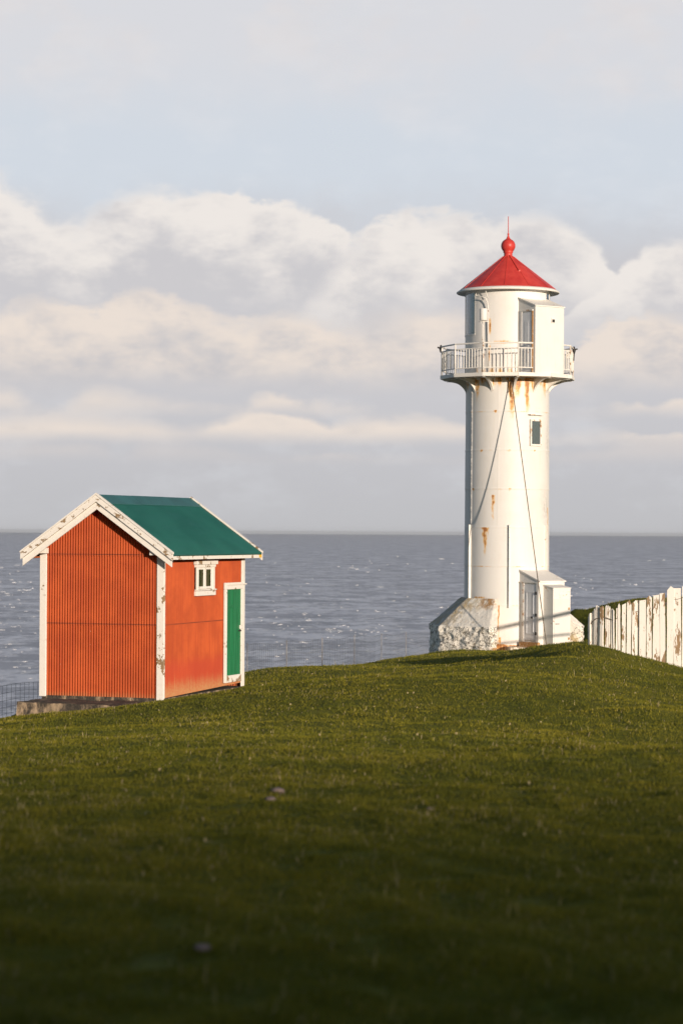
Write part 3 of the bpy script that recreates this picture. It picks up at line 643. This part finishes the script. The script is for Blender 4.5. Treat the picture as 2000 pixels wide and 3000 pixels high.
# gallery: twelve-sided deck on brackets
PA=[9+30*k for k in range(12)]
dk=MB().prism([pol(a,2.30)[:2] for a in PA],9.278,9.36)
deck=dk.build('gallery_deck',M['rusty'],LH)
rim=MB()
for i,a in enumerate(PA):
    p,q=Vector(pol(a,2.302)),Vector(pol(PA[(i+1)%12],2.302)); n=((p+q)/2).normalized()
    rim.hexa([tuple(v+Vector((0,0,z))) for z in (9.262,9.385) for v in (p,p+n*.025,q+n*.025,q)])
rim.build('deck_edge',M['rustless'],LH)
for a in PA:
    pts=[]; n=10
    for k in range(n+1):
        f=k/n; pts.append((1.42+.82*(1-cos(f*PI/2)),8.70+.545*sin(f*PI/2)))
    u=Vector(pol(a,1)); s=Vector(pol(a+90,1)); poly=[u*r+Vector((0,0,z)) for r,z in pts]+[u*1.42+Vector((0,0,9.265))]
    br=MB().extrude([tuple(p-s*.012) for p in poly],tuple(s*.024))
    for k in range(n):
        p0,p1=u*pts[k][0]+Vector((0,0,pts[k][1])),u*pts[k+1][0]+Vector((0,0,pts[k+1][1])); up=Vector((0,0,.012))
        br.hexa([tuple(v) for v in (p0-s*.04-up,p1-s*.04-up,p1+s*.04-up,p0+s*.04-up,p0-s*.04,p1-s*.04,p1+s*.04,p0+s*.04)])
    br.build('bracket',M['rustless'],LH)
# frame of the upper lee cabin and the entrance porch: u points outwards, v to the right
CA=40; CU=Vector(pol(CA,1)); CV=Vector(pol(CA+90,1))
def fr(u,v,z): return tuple(CU*u+CV*v+Vector((0,0,z)))
def fbox(u0,u1,v0,v1,z0,z1,mb=None,z1i=None):   # z1i: top height at the inner edge
    zi=z1 if z1i is None else z1i
    return (mb or MB()).hexa([fr(u0,v0,z0),fr(u1,v0,z0),fr(u1,v1,z0),fr(u0,v1,z0),fr(u0,v0,zi),fr(u1,v0,z1),fr(u1,v1,z1),fr(u0,v1,zi)])
def inside_cabin(p):
    return Vector(p).dot(CU)>1.2 and abs(Vector(p).dot(CV))<.66
for a in PA:
    if a==39: continue
    p=Vector(pol(a,2.27))
    MB().tube([p+Vector((0,0,9.36)),p+Vector((0,0,10.40))],.027,8).build('railing_post',M['rusty'] if a in (99,69,-21,339) else M['rustless'],LH,True)
for i,a in enumerate(PA):
    p,q=Vector(pol(a,2.27)),Vector(pol(PA[(i+1)%12],2.27)); b=MB()
    def run(z,r):
        seg=[]
        for k in range(41):
            c=p.lerp(q,k/40)
            if inside_cabin(c):
                if len(seg)>1: b.tube([seg[0],seg[-1]],r,6)
                seg=[]
            else: seg.append(c+Vector((0,0,z)))
        if len(seg)>1: b.tube([seg[0],seg[-1]],r,6)
    run(10.375,.027); run(10.20,.019); run(9.55,.019)
    for k in range(1,10):
        c=p.lerp(q,k/10)
        if not inside_cabin(c): b.tube([c+Vector((0,0,9.55)),c+Vector((0,0,10.20))],.0145,5)
    if b.v: b.build('railing_panel',M['rustless'],LH)
for a in (-82,99):     # small dark lamps clamped to the rail ends
    p=Vector(pol(a,2.30)); ld=MB().tube([p+Vector((0,0,10.18)),p+Vector((0,0,10.30)),p+Vector((0,0,10.44))],[.03,.062,.025],8).tube([p+Vector((0,0,10.32)),p+Vector(pol(a,.12))+Vector((0,0,10.36))],.03,6)
    if a==99: ld.tube([p+Vector(pol(a,-.02))+Vector((0,0,9.95)),p+Vector((0,0,10.2))],.035,6)
    ld.build('rail_lamp',M['dark'],LH,True)
MB().box(2.02,2.20,-.32,-.17,9.98,10.26).build('junction_box',M['rusty'],LH)
# lantern room
def arc(r,a0,a1,z0,z1,th,mat,name,parent=LH,n=None):
    n=n or max(2,int(abs(a1-a0)/3)); b=MB(); A_=[a0+(a1-a0)*k/n for k in range(n+1)]
    for k in range(n): b.hexa([pol(A_[k],r-th,z0),pol(A_[k],r,z0),pol(A_[k+1],r,z0),pol(A_[k+1],r-th,z0),pol(A_[k],r-th,z1),pol(A_[k],r,z1),pol(A_[k+1],r,z1),pol(A_[k+1],r-th,z1)])
    return sharp(b.build(name,mat,parent),30)
def shell(r,a0,a1,z0,z1,mat,name,rustf):
    n=int((a1-a0)/1.2); m=60; b=MB(); rs=[]; gs=[]
    for j in range(m+1):
        for k in range(n+1):
            a=a0+(a1-a0)*k/n; z=z0+(z1-z0)*j/m; b.v.append(pol(a,r,z)); rs.append(rustf(a,z)); gs.append(0)
    for j in range(m+1):
        for k in range(n+1):
            a=a0+(a1-a0)*k/n; z=z0+(z1-z0)*j/m; b.v.append(pol(a,r-.05,z)); rs.append(0); gs.append(0)
    w_=n+1; o=(m+1)*w_
    b.f+=[(j*w_+k,j*w_+k+1,(j+1)*w_+k+1,(j+1)*w_+k) for j in range(m) for k in range(n)]+[(o+j*w_+k,o+(j+1)*w_+k,o+(j+1)*w_+k+1,o+j*w_+k+1) for j in range(m) for k in range(n)]
    b.f+=[(k,o+k,o+k+1,k+1) for k in range(n)]+[(m*w_+k,m*w_+k+1,o+m*w_+k+1,o+m*w_+k) for k in range(n)]
    b.f+=[(j*w_,(j+1)*w_,o+(j+1)*w_,o+j*w_) for j in range(m)]+[(j*w_+n,o+j*w_+n,o+(j+1)*w_+n,(j+1)*w_+n) for j in range(m)]
    o_=b.build(name,mat,LH); sharp(o_,40); fattr(o_,'rust',rs); fattr(o_,'grime_shade',gs); return o_
def lr(a,z):
    s=0
    s=max(s,1.1*math.exp(-((a+24.5)/1.3)**2)*(.45+.55*sin(z*7)) if z<11.6 else 0)
    s=max(s,.8*math.exp(-((z-10.45)/.05)**2)*math.exp(-((a+8)/14)**2)); s=max(s,.7*max(0,(9.75-z)/.4)*(.5+.5*sin(a*.5))); return max(0,s)
lw=shell(1.457,-49,61,9.36,12.30,M['tower'],'lantern_wall',lr)
arc(1.457,61,311,9.36,10.74,.05,M['rustless'],'lantern_sill'); arc(1.457,61,311,12.17,12.30,.05,M['rustless'],'lantern_header')
arc(1.475,61,311,10.741,10.775,.10,M['rustless'],'sill_ledge')
for a in (-49.8,-89,-128,-167,-206,-245,-284,-298.2): arc(1.462,a-1.0,a+1.0,10.776,12.169,.06,M['rustless'],'mullion',n=1)
for a0,a1 in ((-88,-50.8),(-127,-90),(-166,-129),(-205,-168),(-244,-207),(-283,-246),(-297.2,-285)): arc(1.445,a0,a1,10.776,12.169,.008,M['glass'],'glass_pane')
MB().lathe([(.02,9.37),(1.38,9.37),(1.38,9.40),(.02,9.40)],32).build('lantern_floor',M['grey'],LH)
MB().lathe([(.02,9.40),(.28,9.40),(.28,10.75),(.45,10.80)]+[(.46+.05*(k%2),10.85+.09*k) for k in range(14)]+[(.40,12.12),(.02,12.15)],32).build('lantern_lens',M['lens'],LH)
# red roof with its white rim, seams and ball finial
rf=MB().lathe([(.02,12.31),(1.60,12.31),(1.645,12.345),(1.2,12.70),(.70,13.095),(.20,13.485),(.14,13.50),(.02,13.50)],72).build('roof',M['red'],LH); sharp(rf,25)
b=MB()
for k in range(12):
    a=-4+30*k; s=Vector(pol(a+90,.012)); up=Vector((0,0,.022))
    p,q=Vector(pol(a,1.64,12.345)),Vector(pol(a,.18,13.497)); b.hexa([tuple(v) for v in (p-s,p+s,q+s,q-s,p-s+up,p+s+up,q+s+up,q-s+up)])
b.build('roof_seams',M['red'],rf)
s=Vector(pol(24+90,.034)); up=Vector((0,0,.05)); p,q=Vector(pol(24,.95,12.90)),Vector(pol(24,.16,13.50))
MB().hexa([tuple(v) for v in (p-s,p+s,q+s,q-s,p-s+up,p+s+up,q+s+up,q-s+up)]).build('roof_strap',M['red'],rf)
MB().lathe([(1.40,12.30),(1.60,12.27),(1.74,12.215),(1.765,12.235),(1.765,12.262),(1.655,12.335),(1.60,12.332),(1.45,12.305)],72).build('roof_rim',M['rustless'],LH,True)
fn=MB().lathe([(.02,13.45),(.165,13.46),(.17,13.50),(.145,13.54),(.145,13.62),(.18,13.66)]+[(.247*sin(x),13.87-.247*cos(x)) for x in np.linspace(.72,2.75,16)]+[(.075,14.115),(.045,14.17),(.022,14.24),(.036,14.265),(.036,14.29),(.014,14.31),(.011,14.88),(.002,14.90)],40)
fin=fn.build('finial',M['red'],LH,True)
# upper cabin
cb=fbox(1.30,2.18,-.632,.632,9.362,11.62,None,11.93).build('gallery_cabin',M['white'],LH)
rb=MB().hexa([fr(1.22,-.66,11.965),fr(2.21,-.66,11.615),fr(2.21,.66,11.615),fr(1.22,.66,11.965),fr(1.22,-.66,12.0),fr(2.21,-.66,11.65),fr(2.21,.66,11.65),fr(1.22,.66,12.0)]); rb.build('cabin_roof',M['rustless'],cb)
fbox(1.52,2.02,-.652,-.633,9.42,11.42).build('cabin_door',M['grey'],cb)
fbox(1.66,1.86,-.660,-.653,9.75,11.15).build('door_panel',M['grey'],cb)
fbox(2.023,2.07,-.664,-.633,9.40,11.46).build('door_frame',M['heavyrust'],cb); fbox(1.45,1.517,-.664,-.633,9.40,11.46).build('door_frame',M['rustless'],cb); fbox(1.45,2.07,-.668,-.633,11.461,11.51).build('door_frame',M['rusty'],cb)
v=fbox(2.181,2.215,.06,.22,11.08,11.25); v.build('vent',M['rustless'],cb); fbox(2.2155,2.219,.085,.195,11.10,11.20).build('vent_grille',M['dark'],cb)
# antenna drum on the railing and its bent pipe
p=Vector(pol(-21,2.27)); mt=MB().tube([p+Vector((0,0,9.45)),p+Vector((0,0,11.15))],.022,8); mt.tube([p+Vector((-.16,.03,11.09)),p+Vector((.16,-.03,11.09))],.016,6); mt.tube([p+Vector((-.05,-.03,10.4)),p+Vector((-.03,-.04,10.95)),p+Vector((-.1,-.03,11.09))],.012,6)
mt=mt.build('antenna_mast',M['rustless'],LH,True)
sharp(MB().lathe([(.01,11.125),(.125,11.125),(.13,11.14),(.13,11.50),(.122,11.515),(.01,11.52)],24,cx=p.x,cy=p.y).build('antenna_drum',M['white'],mt),40)
pa=[pol(-45,1.50,12.20),pol(-45,1.54,12.06),pol(-40,1.57,12.02),pol(-32,1.60,11.98),pol(-27.5,1.60,11.92),pol(-26,1.58,11.80),pol(-25.5,1.53,11.5),pol(-25.5,1.50,9.40)]
MB().tube(pa,.018,8).build('drain_pipe',M['rustless'],LH,True)
MB().tube([pol(-28,1.62,12.22),pol(-26.5,1.60,12.08),pol(-25,1.60,11.95)],.012,6).build('drain_stub',M['rustless'],LH,True)
# shaft window
def wbox(a,r0,r1,hw,z0,z1):
    u=Vector(pol(a,1)); s=Vector(pol(a+90,1))
    return MB().hexa([tuple(u*r+s*q+Vector((0,0,z))) for z in (z0,z1) for r,q in ((r0,-hw),(r1,-hw),(r1,hw),(r0,hw))])
sw=wbox(41,1.36,1.452,.20,7.02,7.80).build('window',M['interior'],LH)
for hw0,hw1,z0,z1 in ((-.245,-.19,6.96,7.86),(.19,.245,6.96,7.86),(-.189,.189,7.80,7.86),(-.189,.189,6.96,7.02)):
    u=Vector(pol(41,1)); s=Vector(pol(131,1)); MB().hexa([tuple(u*r+s*q+Vector((0,0,z))) for z in (z0,z1) for r,q in ((1.38,hw0),(1.485,hw0),(1.485,hw1),(1.38,hw1))]).build('window_frame',M['rusty'],sw)
wbox(41,1.455,1.462,.188,7.021,7.799).build('pane',M['tpane'],sw)
MB().hexa([tuple(Vector(pol(41,1))*r+Vector(pol(131,1))*q+Vector((0,0,z))) for z in (7.03,7.19) for r,q in ((1.4525,.0),(1.4545,.0),(1.4545,.10),(1.4525,.10))]).build('curtain',M['curtain'],sw)
wbox(41,1.40,1.54,.30,8.0,8.03).build('window_hood',M['rusty'],LH)
# cable cleats below the deck, in the middle of the front
for q,z0 in ((-.06,8.75),(.05,8.60)): MB().tube([Vector(pol(4,1.50))+Vector((q,0,z0)),Vector(pol(4,1.52))+Vector((q*.6,0,9.26))],.018,6).build('cable_clamp',M['heavyrust'],LH)
# entrance porch and meter cabinet
pc=MB().hexa([fr(1.15,-.55,-.45),fr(2.366,-.55,-.45),fr(2.366,.55,-.45),fr(1.15,.55,-.45),fr(1.15,-.55,2.80),fr(2.366,-.55,2.38),fr(2.366,.55,2.38),fr(1.15,.55,2.80)]).build('porch',M['tower'],LH)
MB().hexa([fr(1.15,-.58,2.812),fr(2.41,-.58,2.375),fr(2.41,.59,2.375),fr(1.15,.59,2.812),fr(1.15,-.58,2.85),fr(2.41,-.58,2.415),fr(2.41,.59,2.415),fr(1.15,.59,2.85)]).build('porch_roof',M['rustless'],pc)
dr=fbox(1.60,2.24,-.575,-.551,.42,2.28).build('porch_door',M['grey'],pc)
for u0,u1,z0,z1 in ((1.72,1.755,.62,2.05),(2.065,2.10,.62,2.05),(1.755,2.065,.62,.655),(1.755,2.065,2.015,2.05)): fbox(u0,u1,-.588,-.5755,z0,z1).build('door_moulding',M['grey'],pc)
fbox(1.50,1.597,-.592,-.551,.36,2.34).build('door_frame',M['rusty'],pc); fbox(2.243,2.362,-.592,-.551,.36,2.34).build('door_frame',M['rustless'],pc); fbox(1.38,2.38,-.597,-.551,2.341,2.375).build('door_frame',M['rusty'],pc)
for z in (.60,1.22,1.95): fbox(2.19,2.275,-.602,-.5925,z,z+.10).build('hinge',M['dark'],pc)
fbox(1.45,2.40,-.66,-.553,.10,.355).build('doorstep',M['heavyrust'],pc)
fbox(2.0,2.06,-.612,-.589,1.15,1.22).build('door_knob',M['dark'],pc)
mc=MB().hexa([fr(2.372,-.38,-.5),fr(2.86,-.38,-.5),fr(2.86,.38,-.5),fr(2.372,.38,-.5),fr(2.372,-.38,2.26),fr(2.86,-.38,2.17),fr(2.86,.38,2.17),fr(2.372,.38,2.26)]).build('meter_cabinet',M['rustless'],LH)
MB().hexa([fr(2.372,-.40,2.265),fr(2.885,-.40,2.17),fr(2.885,.40,2.17),fr(2.372,.40,2.265),fr(2.372,-.40,2.29),fr(2.885,-.40,2.195),fr(2.885,.40,2.195),fr(2.372,.40,2.29)]).build('cabinet_roof',M['rustless'],mc)
fbox(2.861,2.875,-.33,.33,.15,1.83).build('cabinet_door',M['white'],mc); fbox(2.861,2.872,-.12,.22,1.93,2.0).build('name_plate',M['rustless'],mc)
for z in (.45,1.45): fbox(2.8755,2.885,.27,.33,z,z+.08).build('hinge',M['heavyrust'],mc)
fbox(2.8755,2.884,-.30,-.12,.98,1.0).build('cabinet_latch',M['dark'],mc)

# ------------------------------------------------------------------ the stay cable
top=TWR+Vector(pol(1,1.56,9.15)); gx_,gy_,gz_=W(1604,1900,75.6); gz_=float(terrain(np.array([gx_]),np.array([gy_]))[0])-.05
cp=[]
for k in range(25):
    f=k/24; cp.append(top.lerp(Vector((gx_,gy_,gz_)),f))
tag(MB().tube(cp,.0155,7).build('stay_cable',M['rope'],None,True),'thin brown cable slanting from the gallery of the lighthouse down past its door','cable')

# ------------------------------------------------------------------ white plank fence on the right
ed=[480,500,521,545,565,586,620,660,690,712,740,765,790,822,857,910,970,1012,1062,1145,1212,1305,1375,1465,1556,1630,1712,1790,1880]
tp=[632,596,566,540,520,508,500,503,506,520,525,538,512,488,468,458,444,428,424,398,364,343,300,286,262,228,180,158,140]
def fdep(px): return float(np.interp(px,[1700,1722,1740,1755,1775,2000,2090],[53.1,52.95,52.8,52.7,52.6,52.3,52.2]))
fx0=W(1860,1950,fdep(1860)); FB=Vector((fx0[0],fx0[1],float(terrain(np.array([fx0[0]]),np.array([fx0[1]]))[0])))
fence=tag(empty('plank_fence',FB),'white fence of upright planks, paint flaking to bare wood, at the right edge','fence')
railp=[]
for i in range(len(ed)-1):
    xa,xb=1600+ed[i]/3.92,1600+ed[i+1]/3.92; yt=1650+(tp[i]*.5+tp[i+1]*.5 if i<6 else tp[i])/3.92
    A_=Vector(W(xa,yt,fdep(xa))); B_=Vector(W(xb,yt,fdep(xb))); mid=(A_+B_)/2; wv=(B_-A_); wv.z=0; L_=wv.length; wv.normalize()
    nrm=Vector((wv.y,-wv.x,0)); 
    if nrm.y>0: nrm=-nrm
    gz=float(terrain(np.array([mid.x]),np.array([mid.y]))[0])-.25; H_=mid.z-gz
    hw=L_/2-.005-random.random()*.006; off=random.uniform(-.03,.03); sk=random.uniform(-.03,.03); th=.05
    zl,zr_=H_+sk*.8,H_-sk*.8
    nseg=14; b=MB(); L0=[];R0=[]
    for k in range(nseg+1):
        f=k/nseg; j1=.006*noise.noise(Vector((i*3.1,f*6,0))); j2=.006*noise.noise(Vector((i*3.1,f*6,9)))
        L0.append((-hw+j1,zl*f)); R0.append((hw+j2,zr_*f))
    cut=random.choice([0,.0,.03,.05]); poly=L0+([(0,max(zl,zr_)+cut)] if cut else [])+R0[::-1]
    b.extrude([(x,off-th/2,z) for x,z in poly],(0,th,0))
    o=b.build('plank',M['plank'],fence); o.location=(mid.x-FB.x,mid.y-FB.y,gz-FB.z); o.rotation_euler=(random.uniform(-.012,.012),random.uniform(-.012,.012),math.atan2(wv.y,wv.x))
    railp.append((mid-nrm*.05+Vector((0,0,-.26)),mid+nrm*.022+Vector((0,0,-.235+random.uniform(-.012,.012)))))
    
b=MB()
for (a0,_),(a1,_) in zip(railp[:-1],railp[1:]):
    for z in (0,-1.0): b.tube([a0-FB+Vector((0,0,z)),a1-FB+Vector((0,0,z))],.028,6)
b.build('fence_rail',M['timber'],fence)
MB().tube([p[1]-FB for p in railp],.0085,6).build('fence_wire',M['rope'],fence)

# unseen timber frame added on the right, shaped to shade the tower's foot
fa,fb_=Vector((14.2,67.9,-.57)),Vector((11.5,68.3,-1.20))
ga,gb=[float(terrain(np.array([p.x]),np.array([p.y]))[0]) for p in (fa,fb_)]
tf=tag(empty('shadow_frame',(fa.x,fa.y,ga)),'unseen grey timber frame added right of the lighthouse to cast a shadow on its foot','frame')
o_=Vector((fa.x,fa.y,ga))
def bar(n_,p,q,s): MB().tube([p-o_,q-o_],s,4).build(n_,M['timber'],tf)
bar('post',Vector((fa.x,fa.y,ga-.2)),fa+Vector((0,0,.07)),.10); bar('post',Vector((fb_.x,fb_.y,gb-.2)),fb_+Vector((0,0,.07)),.10)
bar('rail',fa,fb_,.065); bar('rail',fa-Vector((0,0,.74)),fb_-Vector((0,0,.50)),.035)

# sheep netting along the brow
path=[Vector((-9.5,47.5,0)),Vector((-7.2,50.3,0)),Vector((-4.7,55.6,0)),Vector((-2.35,60.2,0)),Vector((.4,70,0)),Vector((2.95,80.5,0))]
topz=[-3.15,-3.30,-3.2,-2.86,-3.06,-3.36]
nf=tag(empty('wire_fence',(-2.35,60.2,-4.1)),'thin wire sheep netting on slim posts along the brow above the sea','fence'); NO=Vector((-2.35,60.2,-4.1))
b=MB()
for i in range(len(path)-1):
    a_,c_=path[i],path[i+1]; n=int((c_-a_).length/.17); pts=[]
    for k in range(n+1):
        f=k/n; p=a_.lerp(c_,f); zt=topz[i]+(topz[i+1]-topz[i])*f+.03*sin(k*.35); pts.append(Vector((p.x,p.y,zt))-NO); b.tube([pts[-1],pts[-1]-Vector((0,0,1.1))],.0038,3,False)
    for h in (0,.16,.32,.46,.60,.72,.84,.94,1.04):
        b.tube([q-Vector((0,0,h)) for q in pts],.0040,3,False)
b.build('netting',M['wire'],nf)
for i in range(len(path)-1):
    a_,c_=path[i],path[i+1]; n=max(1,int((c_-a_).length/2.9))
    for k in range(n):
        f=k/n; p=a_.lerp(c_,f); zt=topz[i]+(topz[i+1]-topz[i])*f; g=float(terrain(np.array([p.x]),np.array([p.y]))[0])
        q=Vector((p.x,p.y,zt+.06))-NO; MB().tube([q,q-Vector((0,0,max(1.2,zt-g+.3)))],.014,6).build('post',M['post'],nf)

# stones lying in the turf
for px,py,d,s,lb in ((465,2297,21.0,.022,'small pale stone alone in the turf on the left, below the shed'),(815,2325,19.4,.034,'larger of two pinkish stones close together in the middle of the turf'),(793,2351,18.6,.028,'smaller and nearer of two pinkish stones in the middle of the turf'),(1258,2376,17.6,.017,'small white stone right of the middle of the turf'),(226,2597,11.8,.017,'flat pale stone in the shaded turf at lower left'),(595,2790,9.3,.022,'brownish stone in the dark foreground turf, nearest the bottom')):
    x,y,z=W(px,py,d)
    for _ in range(40):     # slide along the sight line until it meets the ground
        g=float(terrain(np.array([x]),np.array([y]))[0]); 
        if abs(z-g)<.004: break
        d+= (z-g)*6 if z>g else (z-g)*6; d=max(6,d); x,y,z=W(px,py,d)
    b=MB(); ph=[(th_,f) for th_ in np.linspace(0,PI,9) for f in np.linspace(0,2*PI,13)[:-1]]
    for th_,f in ph:
        p=Vector((sin(th_)*cos(f)*1.5,sin(th_)*sin(f),cos(th_)*.75)); p*=1+.3*noise.noise(p*1.4+Vector((px,0,0))); b.v.append(tuple(p*s))
    b.f=[(i*12+k,i*12+(k+1)%12,(i+1)*12+(k+1)%12,(i+1)*12+k) for i in range(8) for k in range(12)]
    tag(b.build('stone',M['rock'],None,True,(x,y,float(terrain(np.array([x]),np.array([y]))[0])+s*.75)),lb,'stone','stones lying in the turf')

# breaking crests far out on the water
b=MB(); rw=random.Random(11)
patches=[(rw.uniform(-.17,.17),rw.uniform(.012,.058)) for _ in range(46)]
for i in range(700):
    if rw.random()<.55:
        cx_,ce=rw.choice(patches); ax=cx_+rw.gauss(0,.011); de=ce+rw.gauss(0,.0016)
    else: ax=rw.uniform(-.17,.17); de=rw.uniform(.010,.062)
    if de<.009: continue
    D=92/de; px_=D/F; wdt=px_*rw.choice([4,5,6,8,10,14,20])*rw.uniform(.7,1.2); hg=px_*rw.uniform(.7,1.9)
    x0=ax*D; n=max(3,int(wdt/px_/2)); sk=rw.uniform(-.6,.6); top=[];bot=[];bak=[]
    for k in range(n+1):
        f=k/n; x=x0+wdt*(f-.5); e=sin(PI*f)**.6; jy=rw.uniform(-1,1)*hg*.5+sk*wdt*(f-.5)
        bot.append((x,D+jy-hg*.7,-91.98)); top.append((x,D+jy,-91.98+hg*e*rw.uniform(.5,1)+.02)); bak.append((x,D+jy+hg*1.4,-91.98))
    o=len(b.v); b.v+=bot+top+bak; m=n+1
    b.f+=[(o+k,o+k+1,o+m+k+1,o+m+k) for k in range(n)]+[(o+m+k,o+m+k+1,o+2*m+k+1,o+2*m+k) for k in range(n)]
tag(b.build('sea_foam',m_plain('foam_white',(.82,.83,.84),.9,.03,.5)),kind='stuff')

# ------------------------------------------------------------------ sea haze: even, thin, from below the water to just above the lantern
hm,t,o=newmat('haze_air'); pv=t.n.new('ShaderNodeVolumePrincipled'); pv.inputs['Color'].default_value=(.90,.91,.93,1); pv.inputs['Density'].default_value=7e-6; pv.inputs['Anisotropy'].default_value=.3
t.l.new(pv.outputs[0],o.inputs['Volume'])
tag(MB().box(-112000,112000,-112000,112000,-98.5,32).build('haze',hm),kind='stuff')
